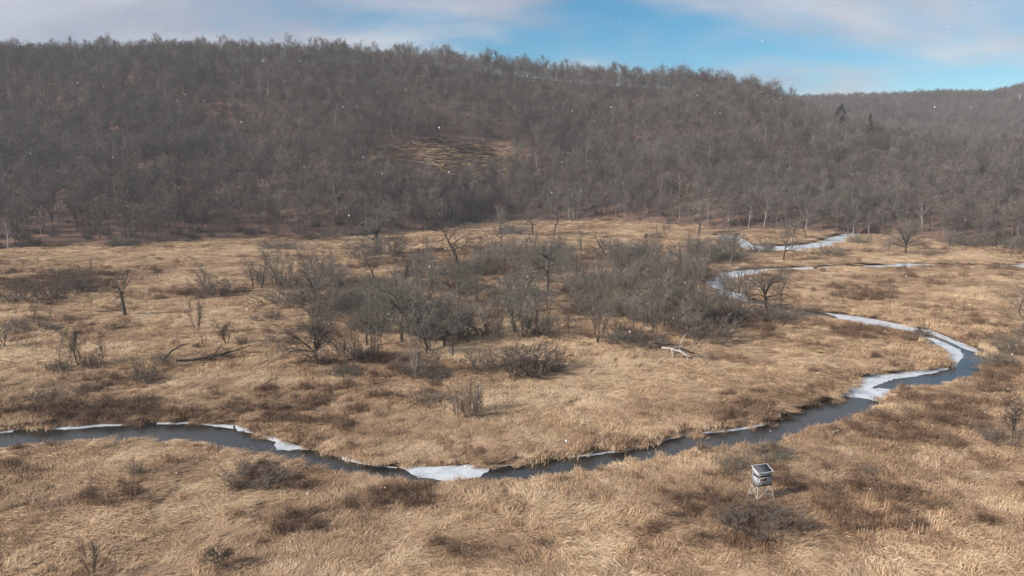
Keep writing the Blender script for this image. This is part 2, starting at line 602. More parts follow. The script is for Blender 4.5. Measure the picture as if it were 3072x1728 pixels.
# terrain sheet, finer where it is near
ys = [12.0]
while ys[-1] < 1750:
    y = ys[-1]
    ys.append(y + (0.0062 * y + 0.10 if y < 340 else 0.011 * y))
ys = np.array(ys)
us = np.linspace(-1.25, 1.25, 560)
Ug, Yg = np.meshgrid(us, ys)
Xg = Ug * (Yg + 18)
Zg = land(Xg, Yg)
SDg = river_sd(Xg, Yg)
nr, nc = Xg.shape
V = np.stack([Xg, Yg, Zg], -1).reshape(-1, 3)
idx = np.arange(nr * nc).reshape(nr, nc)
quads = np.stack([idx[:-1, :-1], idx[:-1, 1:], idx[1:, 1:], idx[1:, :-1]], -1).reshape(-1, 4)
fy = Yg.ravel()[quads].mean(1)
fxm = Xg.ravel()[quads].mean(1)
in_hill = fy > edge_dist(fxm, fy)
in_far = fy > 930
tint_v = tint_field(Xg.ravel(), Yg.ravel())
mead_v = clearing(Xg.ravel(), Yg.ravel(), Zg.ravel())
pxv, pyv = pix(Xg.ravel(), Yg.ravel(), Zg.ravel())
field = smooth(1.3, 0.8, ((pxv - 3010) / 110) ** 2 + ((pyv - 452) / 22) ** 2) * (Yg.ravel() < 930)
mead_v = np.maximum(mead_v, field)


def sub_sheet(name, mask, mat, vattr):
    q = quads[mask]
    used = np.unique(q)
    remap = np.full(len(V), -1, np.int64)
    remap[used] = np.arange(len(used))
    me = build_mesh(name, V[used], remap[q], None, [mat], None, True, vattr={k: v[used] for k, v in vattr.items()})
    return obj(name, me, kind='structure')


tint_v = tint_v - 0.45 * smooth(1.4, 0.3, SDg.ravel())      # wet mud and roots along the water
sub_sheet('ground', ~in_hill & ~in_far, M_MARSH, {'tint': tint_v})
sub_sheet('hillside_terrain', in_hill & ~in_far, M_LITTER, {'meadow': mead_v})
sub_sheet('far_hill_terrain', in_far, M_LITTER, {'meadow': mead_v * 0})

wq = quads[(SDg.ravel()[quads].min(1) < 0.9)]
used = np.unique(wq)
remap = np.full(len(V), -1, np.int64)
remap[used] = np.arange(len(used))
VW = V[used].copy()
VW[:, 2] = WZ
obj('stream_water', build_mesh('stream_water', VW, remap[wq], None, [M_WATER], None, True), kind='structure')


# ------------------------------------------------------------------ ice on the stream
def ice(label, pts, thick=0.05, jag=0.12, group=None):
    q = np.array([P(x, y, WZ)[:2] for x, y in pts])
    out = []
    n = len(q)
    rg = np.random.default_rng(abs(int(pts[0][0] * 7 + pts[0][1])))
    for i in range(n):
        a, b = q[i], q[(i + 1) % n]
        L = np.hypot(*(b - a))
        k = max(1, int(L / 0.7))
        for j in range(k):
            p = a + (b - a) * (j / k)
            out.append(p + rg.normal(0, jag, 2))
    out = np.array(out)
    c = out.mean(0)
    me = bpy.data.meshes.new('ice_sheet')
    import bmesh
    bm = bmesh.new()
    vs_ = [bm.verts.new((p[0] - c[0], p[1] - c[1], thick)) for p in out]
    f = bm.faces.new(vs_)
    if f.normal.z < 0:
        f.normal_flip()
    bm.normal_update()
    if f.normal.z < 0:
        f.normal_flip()
    ex = bmesh.ops.extrude_face_region(bm, geom=[f])
    for v in ex['geom']:
        if isinstance(v, bmesh.types.BMVert):
            v.co.z = thick
    for v in vs_:
        v.co.z = -0.03
    bmesh.ops.triangulate(bm, faces=bm.faces[:])
    bmesh.ops.recalc_face_normals(bm, faces=bm.faces[:])
    bm.to_mesh(me)
    bm.free()
    me.materials.append(M_ICE)
    return obj('ice_sheet', me, loc=(c[0], c[1], WZ), label=label, cat='ice', group=group)


IG = 'sheets of ice on the stream'
ice('lens of white ice on the nearest bend of the stream', [(1199, 1402), (1302, 1401), (1421, 1394), (1501, 1392), (1575, 1387), (1540, 1394), (1482, 1400), (1460, 1415), (1437, 1432), (1400, 1439),
    (1342, 1443), (1262, 1431), (1223, 1416)], group=IG)
ice('tapering white ice shelf on the bank where the stream curves down', [(700, 1276), (775, 1294), (835, 1314), (880, 1331), (928, 1350), (900, 1348), (870, 1351), (830, 1350), (822, 1336), (830, 1326), (780, 1306), (740, 1298), (700, 1284)], group=IG)
ice('narrow ice rim under the far bank, leftmost of all', [(-60, 1300), (0, 1294), (44, 1291), (38, 1297), (0, 1301), (-60, 1306)], jag=0.05, group=IG)
ice('long thin ice rim under the dark bank near the left edge', [(155, 1282), (278, 1274), (378, 1274), (360, 1278), (290, 1281), (270, 1284), (200, 1289), (155, 1288)], jag=0.06, group=IG)
ice('thin ice rim along the top of the left stream curve', [(470, 1268), (596, 1266), (700, 1276), (700, 1286), (660, 1281), (596, 1272), (470, 1273)], jag=0.05, group=IG)
ice('thin ice rim just before the nearest ice lens', [(1024, 1372), (1123, 1392), (1190, 1402), (1190, 1405), (1110, 1396), (1024, 1379)], jag=0.05, group=IG)
ice('long thin ice rim below the reedy bank in the middle', [(1700, 1370), (1779, 1362), (1871, 1350), (1958, 1328), (2048, 1304), (2048, 1308), (1958, 1333), (1871, 1355), (1779, 1367), (1700, 1374)], jag=0.06, group=IG)
ice('thin ice rim below the steep bank opposite the box blind', [(2100, 1298), (2221, 1285), (2286, 1272), (2351, 1238), (2355, 1242), (2290, 1278), (2221, 1291), (2100, 1302)], jag=0.06, group=IG)
ice('broad curved ice sheet along the inner bank below the stream bend', [(2520, 1187), (2546, 1164), (2568, 1142), (2611, 1125), (2698, 1116), (2785, 1110), (2842, 1102), (2844, 1108), (2800, 1120), (2740, 1130), (2680, 1138), (2640, 1152),
    (2610, 1167), (2640, 1166), (2672, 1168), (2668, 1180), (2644, 1206), (2600, 1197), (2560, 1192)], jag=0.16, group=IG)
ice('rounded ice sheet filling the inside of the stream bend', [(2780, 1014), (2827, 1042), (2842, 1081), (2851, 1100), (2867, 1100), (2879, 1084), (2894, 1066), (2882, 1051), (2851, 1036), (2824, 1024), (2800, 1015)], jag=0.16, group=IG)
ice('long ice ribbon under the outer bank of the stream bend', [(2760, 987), (2794, 991), (2833, 1008), (2879, 1026), (2924, 1044), (2944, 1060), (2900, 1049), (2848, 1025), (2803, 1006), (2775, 998)], jag=0.12, group=IG)
ice('straight white ice ribbon above the stream bend', [(2474, 939), (2500, 941), (2564, 948), (2623, 958), (2700, 973), (2743, 982), (2756, 988), (2743, 996), (2690, 986), (2623, 976), (2560, 964), (2513, 955), (2506, 948)], group=IG)
ice('wide cracked ice sheet covering the round pool beyond the thicket', [(2112, 838), (2167, 818), (2223, 811), (2326, 805), (2470, 800), (2470, 809), (2326, 816), (2247, 832), (2199, 847), (2185, 854), (2190, 862), (2165, 868), (2150, 866), (2125, 857)], jag=0.2, group=IG)
ice('broken ice patch at the near end of the round pool', [(2153, 880), (2165, 870), (2190, 872), (2205, 880), (2215, 878), (2240, 886), (2243, 902), (2225, 906), (2212, 897), (2190, 900)], jag=0.2, group=IG)
ice('flat ice strip on the far reach before the round oak', [(2590, 798), (2640, 795), (2684, 791), (2750, 791), (2815, 794), (2815, 806), (2684, 807), (2590, 806)], group=IG)
ice('ice strip on the far reach at the right edge', [(3020, 797), (3072, 789), (3160, 783), (3160, 815), (3072, 812)], group=IG)
ice('short ice strip on the far reach beyond the leaning oak', [(2440, 800), (2500, 798), (2520, 805), (2440, 808)], group=IG)
ice('winding white ice of the old channel before the forest', [(x, y) for x, y, w in oxbow_px], jag=0.25, group=IG)


# ------------------------------------------------------------------ grass
def instancer(name, pts, rot, scl, idx, tint, protos, kind='stuff', label=None):
    """one object that carries many copies of small pieces nobody could count"""
    me = bpy.data.meshes.new(name)
    n = len(pts)
    me.vertices.add(n)
    me.vertices.foreach_set('co', np.asarray(pts, np.float32).ravel())
    for k, a, ty, fld in (('rot', rot, 'FLOAT_VECTOR', 'vector'), ('scl', scl, 'FLOAT_VECTOR', 'vector')):
        at = me.attributes.new(k, ty, 'POINT')
        at.data.foreach_set(fld, np.asarray(a, np.float32).ravel())
    at = me.attributes.new('idx', 'INT', 'POINT')
    at.data.foreach_set('value', np.asarray(idx, np.int32))
    at = me.attributes.new('tint', 'FLOAT', 'POINT')
    at.data.foreach_set('value', np.asarray(tint, np.float32))
    me.update()
    col = bpy.data.collections.new(name + '_pieces')
    for i, m in enumerate(protos):
        o = bpy.data.objects.new('%s_piece_%03d' % (name, i), m)
        col.objects.link(o)
    ng = bpy.data.node_groups.new(name, 'GeometryNodeTree')
    ng.interface.new_socket('Geometry', in_out='INPUT', socket_type='NodeSocketGeometry')
    ng.interface.new_socket('Geometry', in_out='OUTPUT', socket_type='NodeSocketGeometry')
    gi, go = ng.nodes.new('NodeGroupInput'), ng.nodes.new('NodeGroupOutput')
    ci = ng.nodes.new('GeometryNodeCollectionInfo')
    ci.inputs['Collection'].default_value = col
    ci.inputs['Separate Children'].default_value = True
    ci.inputs['Reset Children'].default_value = True
    ip = ng.nodes.new('GeometryNodeInstanceOnPoints')
    ip.inputs['Pick Instance'].default_value = True

    def attr(nm, ty):
        a = ng.nodes.new('GeometryNodeInputNamedAttribute')
        a.data_type = ty
        a.inputs['Name'].default_value = nm
        return a.outputs['Attribute']
    ng.links.new(gi.outputs[0], ip.inputs['Points'])
    ng.links.new(ci.outputs[0], ip.inputs['Instance'])
    ng.links.new(attr('idx', 'INT'), ip.inputs['Instance Index'])
    e2r = ng.nodes.new('FunctionNodeEulerToRotation')
    ng.links.new(attr('rot', 'FLOAT_VECTOR'), e2r.inputs[0])
    ng.links.new(e2r.outputs[0], ip.inputs['Rotation'])
    ng.links.new(attr('scl', 'FLOAT_VECTOR'), ip.inputs['Scale'])
    ng.links.new(ip.outputs[0], go.inputs[0])
    o = obj(name, me, kind=kind, label=label)
    md = o.modifiers.new('scatter', 'NODES')
    md.node_group = ng
    return o


def tuft(seed, n=330, clumps=10, height=0.42, length=1.15, spread=1.25, width=0.016, upright=False):
    """a patch of matted grass: several clumps, each combed its own way"""
    r = np.random.default_rng(seed)
    ca, cr_ = r.uniform(0, 6.28, clumps), spread * np.sqrt(r.uniform(0, 1, clumps))
    cxy = np.stack([cr_ * np.cos(ca), cr_ * np.sin(ca)], 1)
    cdir, cton, chgt = r.normal(0, .45, clumps), r.uniform(0, 1, clumps), r.uniform(.55, 1.35, clumps)
    k = r.integers(0, clumps, n)
    base = np.concatenate([cxy[k] + r.normal(0, .34, (n, 2)), np.full((n, 1), -0.10)], 1)
    az = cdir[k] + r.normal(0, 0.30 if not upright else 2.0, n)
    L = length * r.uniform(0.6, 1.25, n)
    hgt = height * chgt[k] * r.uniform(0.5, 1.2, n)
    d = np.stack([np.cos(az), np.sin(az), np.zeros(n)], 1)
    side = np.stack([-np.sin(az), np.cos(az), np.zeros(n)], 1)
    w = (width * r.uniform(0.6, 1.5, n))[:, None]
    Zv = np.array([0, 0, 1.0])
    if upright:
        p1 = base + d * (L * 0.10)[:, None] + Zv * (hgt * 0.6)[:, None]
        p2 = base + d * (L * 0.32)[:, None] + Zv * hgt[:, None]
    else:
        p1 = base + d * (L * 0.40)[:, None] + Zv * hgt[:, None]
        p2 = base + d * L[:, None] + Zv * (hgt * r.uniform(0.1, 0.7, n))[:, None]
    tw = np.stack([np.zeros(n), np.zeros(n), r.normal(0, 0.5, n)], 1) * w
    v = np.stack([base - side * w, base + side * w, p1 + side * w + tw, p1 - side * w - tw, p2], 1).reshape(-1, 3)
    kk = np.arange(n)[:, None] * 5
    bl = np.repeat(np.clip(.62 * cton[k] + .38 * r.uniform(0, 1, n), 0, 1), 5)
    return build_mesh('tuft', v, kk + np.array([[0, 1, 2, 3]]), kk + np.array([[3, 2, 4]]), [M_TUFT], vattr={'blade': bl})


tufts = [tuft(100 + i, length=l, height=h) for i, (l, h) in enumerate(((1.2, .36), (1.4, .42), (1.0, .46), (1.5, .30), (1.2, .52), (1.6, .38)))]
tufts += [tuft(140 + i, n=170, upright=True, height=0.95, length=0.9, spread=1.0, width=0.016) for i in range(3)]


def sample_land(n, y0, y1, power, umax, seed):
    r = np.random.default_rng(seed)
    e = 2.0 - power
    t = r.uniform(0, 1, n)
    y = (y0 ** e + t * (y1 ** e - y0 ** e)) ** (1 / e)
    u = r.uniform(-umax, umax, n)
    return u * (y + 4), y, r


xs, ysn, r = sample_land(7000, 48, 100, 0.0, 0.92, 5)
xs2, ys2, r2 = sample_land(24000, 100, 560, 1.55, 0.86, 6)
gx, gy = np.concatenate([xs, xs2]), np.concatenate([ysn, ys2])
keep = gy < edge_dist(gx, gy) + 2
gx, gy = gx[keep], gy[keep]
sd = river_sd(gx, gy)
keep = sd > 0.12
gx, gy, sd = gx[keep], gy[keep], sd[keep]
gz = land(gx, gy)
n = len(gx)
ang = 0.45 + (fbm(gx * 0.055, gy * 0.055, 71, 2) - 0.5) * 5.0 + R.normal(0, 0.28, n)
scale = np.clip((gy / 95) ** 0.5, 0.95, 2.0) * R.uniform(0.8, 1.25, n)
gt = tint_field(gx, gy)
brownish = gt < 0.52
up = (R.uniform(0, 1, n) < np.where(brownish, 0.45, 0.06)) | ((sd < 1.4) & (R.uniform(0, 1, n) < 0.45))
gi_ = np.where(up, R.integers(6, 9, n), R.integers(0, 6, n))
tint = gt + np.where((sd < 1.5), 0.06, 0) + R.normal(0, 0.05, n)
lodged = fbm(gx * 0.1, gy * 0.1, 77, 2)
sv = np.stack([scale * 1.1, scale, scale * (0.34 + 0.8 * lodged) * np.where(gy > 200, 0.8, 1)], 1)
instancer('marsh_grass', np.stack([gx, gy, gz], 1), np.stack([np.zeros(n), np.zeros(n), ang], 1), sv, gi_, tint, tufts,
          label='tan matted dry grass covering the whole marsh')


def forb(seed, n=26):
    r = np.random.default_rng(seed)
    vs_, tr = [], []
    for i in range(n):
        a, q = r.uniform(0, 6.28), 0.6 * math.sqrt(r.uniform())
        b = np.array([q * math.cos(a), q * math.sin(a), -0.05])
        h = r.uniform(0.6, 1.25)
        t = b + np.array([r.normal(0, .12), r.normal(0, .12), h])
        s = np.array([math.cos(a), math.sin(a), 0]) * 0.012
        k = len(vs_)
        vs_ += [b - s, b + s, t]
        tr.append((k, k + 1, k + 2))
        for j in range(6):
            f = r.uniform(0.5, 1.0)
            p = b + (t - b) * f
            dv = np.array([r.normal(0, .13), r.normal(0, .13), r.uniform(0.02, .16)])
            k = len(vs_)
            vs_ += [p, p + dv + r.normal(0, .025, 3), p + dv + r.normal(0, .03, 3)]
            tr.append((k, k + 1, k + 2))
    return build_mesh('forb', np.array(vs_), None, np.array(tr), [M_FORB])


forbs = [forb(i) for i in range(4)]
fx1, fy1, r = sample_land(48000, 50, 330, 1.0, 0.86, 9)
ft = tint_field(fx1, fy1) - .82 + (fbm(fx1 * 0.09, fy1 * 0.09, 81, 3) - 0.5) * 0.3
keep = (ft < -0.27) & (np.hypot(fx1 - P(2292, 1496)[0], fy1 - P(2292, 1496)[1]) > 3.2) & (river_sd(fx1, fy1) > 1.0) & (fy1 < edge_dist(fx1, fy1))
fx1, fy1 = fx1[keep], fy1[keep]
n = len(fx1)
fs_ = R.uniform(0.7, 1.25, n) * np.clip((fy1 / 100) ** 0.4, 0.9, 1.6)
instancer('dead_weeds', np.stack([fx1, fy1, land(fx1, fy1)], 1), np.stack([np.zeros(n), np.zeros(n), R.uniform(0, 6.28, n)], 1),
          np.stack([fs_, fs_, fs_], 1), R.integers(0, 4, n), np.zeros(n), forbs, label='brown dead weed stalks standing among the marsh grass')


# ------------------------------------------------------------------ bare trees
def unit(v):
    return v / (np.linalg.norm(v, axis=-1, keepdims=True) + 1e-9)


def grow(r, start, d, L, K, gnarl, trop):
    """N branches at once: points (N, K+1, 3)"""
    N = len(start)
    pts = [start]
    d = unit(d)
    for k in range(K):
        d = unit(d + r.normal(0, gnarl, (N, 3)) + np.array([0, 0, 1.0]) * trop)
        pts.append(pts[-1] + d * (L / K)[:, None])
    return np.stack(pts, 1)


def spawn(r, pts, rad, L, m, t0, t1, ang, ang_sd, ratio, envelope=None, rr=0.55):
    """m children on each branch"""
    N, K1, _ = pts.shape
    t = t0 + (t1 - t0) * (np.arange(m)[None, :] + r.uniform(0, 1, (N, m))) / m
    f = t * (K1 - 1)
    i = np.minimum(f.astype(int), K1 - 2)
    w = (f - i)[..., None]
    ar = np.arange(N)[:, None]
    p = pts[ar, i] * (1 - w) + pts[ar, i + 1] * w
    tan = unit(pts[ar, i + 1] - pts[ar, i])
    rnd = unit(np.cross(tan, unit(r.normal(0, 1, tan.shape))))
    a = r.normal(ang, ang_sd, t.shape)[..., None]
    d = tan * np.cos(a) + rnd * np.sin(a)
    env = np.ones_like(t) if envelope is None else envelope(t)
    cl = L[:, None] * ratio * env * r.uniform(0.7, 1.25, t.shape)
    cr_ = rad[:, None] * (1 - 0.75 * t) * rr
    return p.reshape(-1, 3), d.reshape(-1, 3), cl.ravel(), cr_.ravel()


class Geo:
    def __init__(s):
        s.v, s.q, s.t, s.mq, s.mt, s.n = [], [], [], [], [], 0

    def tubes(s, pts, rad, sides, mi=0, tip=0.25, rmin=0.004):
        N, K1, _ = pts.shape
        tan = np.gradient(pts, axis=1)
        tan = unit(tan)
        ref = np.where(np.abs(tan[..., 2:3]) > 0.9, np.array([1.0, 0, 0]), np.array([0, 0, 1.0]))
        a = unit(np.cross(tan, ref))
        b = np.cross(tan, a)
        tt = np.linspace(0, 1, K1)
        rr_ = np.maximum(rad[:, None] * (1 - (1 - tip) * tt), rmin)
        th = np.arange(sides) * 2 * math.pi / sides
        ring = pts[:, :, None, :] + rr_[:, :, None, None] * (a[:, :, None, :] * np.cos(th)[None, None, :, None] + b[:, :, None, :] * np.sin(th)[None, None, :, None])
        base = s.n + np.arange(N * K1 * sides).reshape(N, K1, sides)
        q = np.stack([base[:, :-1], np.roll(base, -1, 2)[:, :-1], np.roll(base, -1, 2)[:, 1:], base[:, 1:]], -1).reshape(-1, 4)
        s.v.append(ring.reshape(-1, 3))
        s.q.append(q)
        s.mq.append(np.full(len(q), mi))
        s.n += N * K1 * sides

    def ribbons(s, r, pts, w, mi=0):
        """thin twigs: pts (N,3,3)"""
        N = len(pts)
        d = unit(pts[:, -1] - pts[:, 0])
        side = unit(np.cross(d, unit(r.normal(0, 1, (N, 3))))) * (w * r.uniform(0.6, 1.3, N))[:, None] * 0.5
        v = np.stack([pts[:, 0] - side, pts[:, 0] + side, pts[:, 1] + side * .75, pts[:, 1] - side * .75, pts[:, 2]], 1).reshape(-1, 3)
        k = s.n + np.arange(N)[:, None] * 5
        s.v.append(v)
        s.q.append(k + np.array([[0, 1, 2, 3]]))
        s.t.append(k + np.array([[3, 2, 4]]))
        s.mq.append(np.full(N, mi))
        s.mt.append(np.full(N, mi))
        s.n += 5 * N

    def arrays(s):
        v = np.concatenate(s.v)
        q = np.concatenate(s.q) if s.q else np.zeros((0, 4), int)
        t = np.concatenate(s.t) if s.t else np.zeros((0, 3), int)
        mi = np.concatenate((s.mq or [np.zeros(0)]) + (s.mt or [np.zeros(0)]))
        return v, q, t, mi

    def mesh(s, name, mats):
        v, q, t, mi = s.arrays()
        return build_mesh(name, v, q, t, mats, mi if len(mats) > 1 else None)


def dome(lo=0.55, pk=0.45):
    return lambda t: lo + (1 - lo) * np.clip(np.sin(np.pi * np.clip((t - 0.0) / (2 * pk), 0, 1)), 0, 1)


def crown_from(r, wood, crown, pts, rad, L, lv, twig_w):
    """branches and twigs on given limbs; lv: list of (m, t0, t1, angle, ratio, K, gnarl, tropism, sides)"""
    for m, t0, t1, ang, ratio, K, gn, trop, sides in lv[:-1]:
        p, d, L, rad = spawn(r, pts, rad, L, m, t0, t1, ang, 0.22, ratio)
        pts = grow(r, p, d, L, K, gn, trop)
        (crown if sides < 4 else wood).tubes(pts, rad, sides, rmin=.012)
    m, t0, t1, ang, ratio, K, gn, trop, sides = lv[-1]
    p, d, L, rad = spawn(r, pts, rad, L, m, t0, t1, ang, 0.3, ratio)
    pts = grow(r, p, d, np.maximum(L, 0.18), 2, gn, trop)
    crown.ribbons(r, pts, np.full(len(pts), twig_w))


def tree(seed, Ht, trunk_r, n_limb, t0, limb_ang, limb_ratio, limb_trop, gnarl, lv, twig_w, stems=1, stem_lean=0.0, stem_spread=0.0, trunk_gnarl=0.05, env=None, trunk_tip=0.12, K0=8):
    r = np.random.default_rng(seed)
    wood, crown = Geo(), Geo()
    a = r.uniform(0, 6.28, stems)
    q = stem_spread * np.sqrt(r.uniform(0.1, 1, stems)) if stems > 1 else np.zeros(1)
    st = np.stack([q * np.cos(a), q * np.sin(a), np.full(stems, -0.25)], 1)
    ln = np.abs(r.normal(stem_lean, stem_lean * 0.5, stems)) if stem_lean else np.zeros(stems)
    d = np.stack([np.cos(a) * np.sin(ln), np.sin(a) * np.sin(ln), np.cos(ln)], 1)
    Ls = Ht * (r.uniform(0.50 if stems > 9 else .72, 1.0, stems) if stems > 1 else np.ones(1))
    pts = grow(r, st, d, Ls, K0, trunk_gnarl, 0.02)
    rad = trunk_r * (r.uniform(0.6, 1.0, stems) if stems > 1 else np.ones(1))
    wood.tubes(pts, rad, 6 if stems == 1 else 4, tip=trunk_tip)
    p, dd, L, rr_ = spawn(r, pts, rad, Ls, n_limb, t0, 0.99, limb_ang, 0.18, limb_ratio, env, rr=0.62)
    limbs = grow(r, p, dd, L, 6, gnarl, limb_trop)
    wood.tubes(limbs, rr_, 4, tip=0.3)
    crown_from(r, wood, crown, limbs, rr_, L, lv, twig_w)
    return wood, crown, Ht


PROTO = {}


def add_proto(kind, parts, height, width):
    PROTO.setdefault(kind, []).append((parts, height, width))


def two(kind, t, wm, cm, names=('trunk', 'crown')):
    wood, crown, Ht = t
    cv = crown.arrays()[0]
    w = np.percentile(cv[:, 0], 97) - np.percentile(cv[:, 0], 3)
    h = np.percentile(cv[:, 2], 99.3)
    add_proto(kind, [(names[0], wood.mesh(names[0], [wm])), (names[1], crown.mesh(names[1], [cm]))], h, w)


LV_OAK = [(7, .2, 1, .75, .50, 4, .22, .03, 3), (6, .15, 1, .8, .52, 3, .25, .03, 3), (6, .1, 1, .7, .55, 2, .2, .02, 2)]
LV_SAP = [(7, .15, 1, .6, .45, 3, .12, .10, 3), (8, .1, 1, .6, .55, 2, .15, .08, 2)]
LV_FOR = [(7, .25, 1, .7, .45, 3, .16, .05, 3), (9, .1, 1, .7, .6, 2, .2, .03, 2)]
LV_SHR = [(6, .2, 1, .5, .42, 3, .15, .07, 3), (6, .1, 1, .55, .5, 2, .2, .06, 2)]

for s in range(3):
    two('oak', tree(200 + s, 11, .38, 12, .28, 1.05, .62, .05, .22, LV_OAK, .026, trunk_gnarl=.09, env=lambda t: 1.15 - .75 * t), M_BARK, M_LICHEN if s == 1 else M_TWIG)
for s in range(2):
    two('gnarl', tree(220 + s, 9, .34, 8, .3, 1.15, .62, .0, .30, LV_OAK[:1] + [(4, .2, 1, .8, .5, 3, .3, .0, 3), (4, .1, 1, .7, .5, 2, .2, .02, 2)], .034, trunk_gnarl=.14, env=lambda t: 1.1 - .6 * t), M_DARK, M_DARK)
for s in range(5):
    two('sapling', tree(240 + s, 8, .10, 18, .25, .55, .32, .10, .09, LV_SAP, .021, trunk_gnarl=.05, env=lambda t: 1.2 - .8 * t), M_BARK, M_TWIG)
for s in range(4):
    two('multi', tree(260 + s, 8, .10, 10, .28, .55, .34, .10, .10, LV_SAP, .020, stems=4, stem_lean=.22, stem_spread=.35, trunk_gnarl=.06, env=lambda t: 1.15 - .7 * t), M_BARK, M_TWIG)
for s in range(3):
    two('tall', tree(280 + s, 15, .24, 15, .3, .72, .36, .07, .13, LV_FOR[:1] + [(5, .15, 1, .7, .5, 3, .2, .04, 3), (5, .1, 1, .7, .55, 2, .2, .03, 2)], .034, trunk_gnarl=.05, env=dome(.5, .5)), M_BARK, M_TWIG)
for s in range(2):
    two('dark_small', tree(285 + s, 5, .11, 13, .25, .85, .50, .06, .16, LV_OAK, .020, trunk_gnarl=.08, env=lambda t: 1.1 - .6 * t), M_DARK, M_DARK)
for s in range(2):
    two('dark_slim', tree(287 + s, 7, .10, 9, .22, .42, .40, .10, .09, LV_SAP, .022, stems=3, stem_lean=.14, stem_spread=.25, trunk_gnarl=.06), M_DARK, M_DARK)
two('ivy', tree(290, 13, .3, 22, .12, .8, .30, .06, .16, [(8, .15, 1, .7, .5, 3, .2, .03, 3), (7, .15, 1, .7, .5, 3, .2, .03, 3), (5, .1, 1, .7, .55, 2, .2, .02, 2)], .038, trunk_gnarl=.07, env=dome(.6, .5)), M_DARK, M_LICHEN)
two('pale', tree(295, 8, .11, 11, .3, .6, .33, .09, .14, LV_SAP, .028, stems=3, stem_lean=.2, stem_spread=.3, trunk_gnarl=.09), M_PALE, M_TWIG)
for s in range(4):
    two('shrub', tree(300 + s, 3.2, .03, 6, .15, .5, .40, .06, .12, LV_SHR, .014, stems=26, stem_lean=.36, stem_spread=1.25, trunk_gnarl=.10, K0=5), M_SHRUB, M_SHRUB, ('stems', 'twigs'))
for s in range(2):
    two('bush', tree(320 + s, 2.8, .028, 6, .1, .55, .42, .04, .15, LV_SHR, .014, stems=30, stem_lean=.58, stem_spread=1.0, trunk_gnarl=.12, K0=5), M_SHRUB, M_LICHEN if s else M_SHRUB, ('stems', 'twigs'))
for s in range(2):
    two('brush', tree(330 + s, 2.6, .05, 6, .1, .7, .45, -.02, .22, LV_SHR, .03, stems=46, stem_lean=.75, stem_spread=1.5, trunk_gnarl=.2, K0=6), M_DARK, M_SHRUB, ('stems', 'twigs'))


# hero trees: main limbs follow what the photograph shows, twigs grow on them
def hero(kind, seed, mpp, trunk, limbs, wm, cm, lv, twig_w, depth=0.5):
    """trunk/limbs: lists of (radius_px, [(dx, up), ...]) in pixels from the foot; mpp metres per pixel"""
    r = np.random.default_rng(seed)
    wood, crown = Geo(), Geo()

    def poly(pl, swing):
        pl = np.array(pl, float) * mpp
        K = 8
        seg = np.concatenate([[0], np.cumsum(np.hypot(*np.diff(pl, axis=0).T))])
        t = np.linspace(0, seg[-1], K + 1)
        x, z = np.interp(t, seg, pl[:, 0]), np.interp(t, seg, pl[:, 1])
        y = swing * t + np.cumsum(r.normal(0, 0.03 * seg[-1] / K * 3, K + 1))
        y -= y[0]
        return np.stack([x, y, z], 1), seg[-1]
    for rp, pl in trunk:
        p, L = poly(pl, 0.0)
        wood.tubes(p[None], np.array([rp * mpp * .68]), 7, tip=0.6)
    P_, R_, L_ = [], [], []
    for rp, pl in limbs:
        p, L = poly(pl, r.uniform(-depth, depth))
        P_.append(p)
        R_.append(rp * mpp * .52)
        L_.append(L)
    P_, R_, L_ = np.array(P_), np.array(R_), np.array(L_)
    wood.tubes(P_, R_, 5, tip=0.35)
    # a second, unseen set reaching towards and away from the viewer so the crown has depth
    P2 = P_.copy()
    P2[..., 0] = -P_[..., 1] + (P_[:, :1, 0] - 0) * 1.0
    P2[..., 1] = (P_[..., 0] - P_[:, :1, 0]) * r.choice([-1, 1], len(P_))[:, None]
    P2[..., 2] = P_[..., 2] * r.uniform(.85, 1.05, len(P_))[:, None]
    P2 += P_[:, :1] - P2[:, :1]
    wood.tubes(P2, R_ * .8, 5, tip=0.35)
    PA, RA, LA = np.concatenate([P_, P2]), np.concatenate([R_, R_ * .8]), np.concatenate([L_, L_ * .9])
    crown_from(r, wood, crown, PA, RA, LA, lv, twig_w)
    cv = crown.arrays()[0]
    add_proto(kind, [('trunk', wood.mesh('trunk', [wm])), ('crown', crown.mesh('crown', [cm]))], None, None)


def mpp_at(px, py):
    q = P(px, py, 0)
    return (q[1] * cT + H * sT) / FPX


LV_H = [(9, .15, 1, .6, .40, 4, .2, .04, 3), (8, .1, 1, .65, .5, 3, .2, .04, 3), (6, .1, 1, .6, .5, 2, .2, .03, 2)]
hero('hero_oak', 1, mpp_at(1205, 1029), [(8, [(0, -4), (0, 30), (-2, 60), (1, 92)])],
     [(5, [(1, 88), (-6, 104), (-18, 118), (-40, 121), (-65, 115), (-92, 104)]), (4, [(1, 84), (10, 98), (24, 106), (44, 98), (50, 74), (48, 50)]),
      (5, [(0, 92), (-10, 114), (-22, 134), (-34, 142), (-64, 144)]), (5, [(0, 92), (-6, 130), (-14, 150), (-46, 172), (-66, 184)]),
      (5, [(1, 90), (20, 122), (40, 134), (60, 152), (76, 172)]), (4, [(0, 92), (6, 130), (4, 160), (8, 182)]), (3, [(0, 60), (-30, 72), (-70, 60), (-100, 52)]), (3, [(0, 50), (30, 46), (66, 54)]), (3, [(2, 92), (30, 112), (66, 112), (84, 104)])],
     M_GREY, M_LICHEN, LV_H, .036)
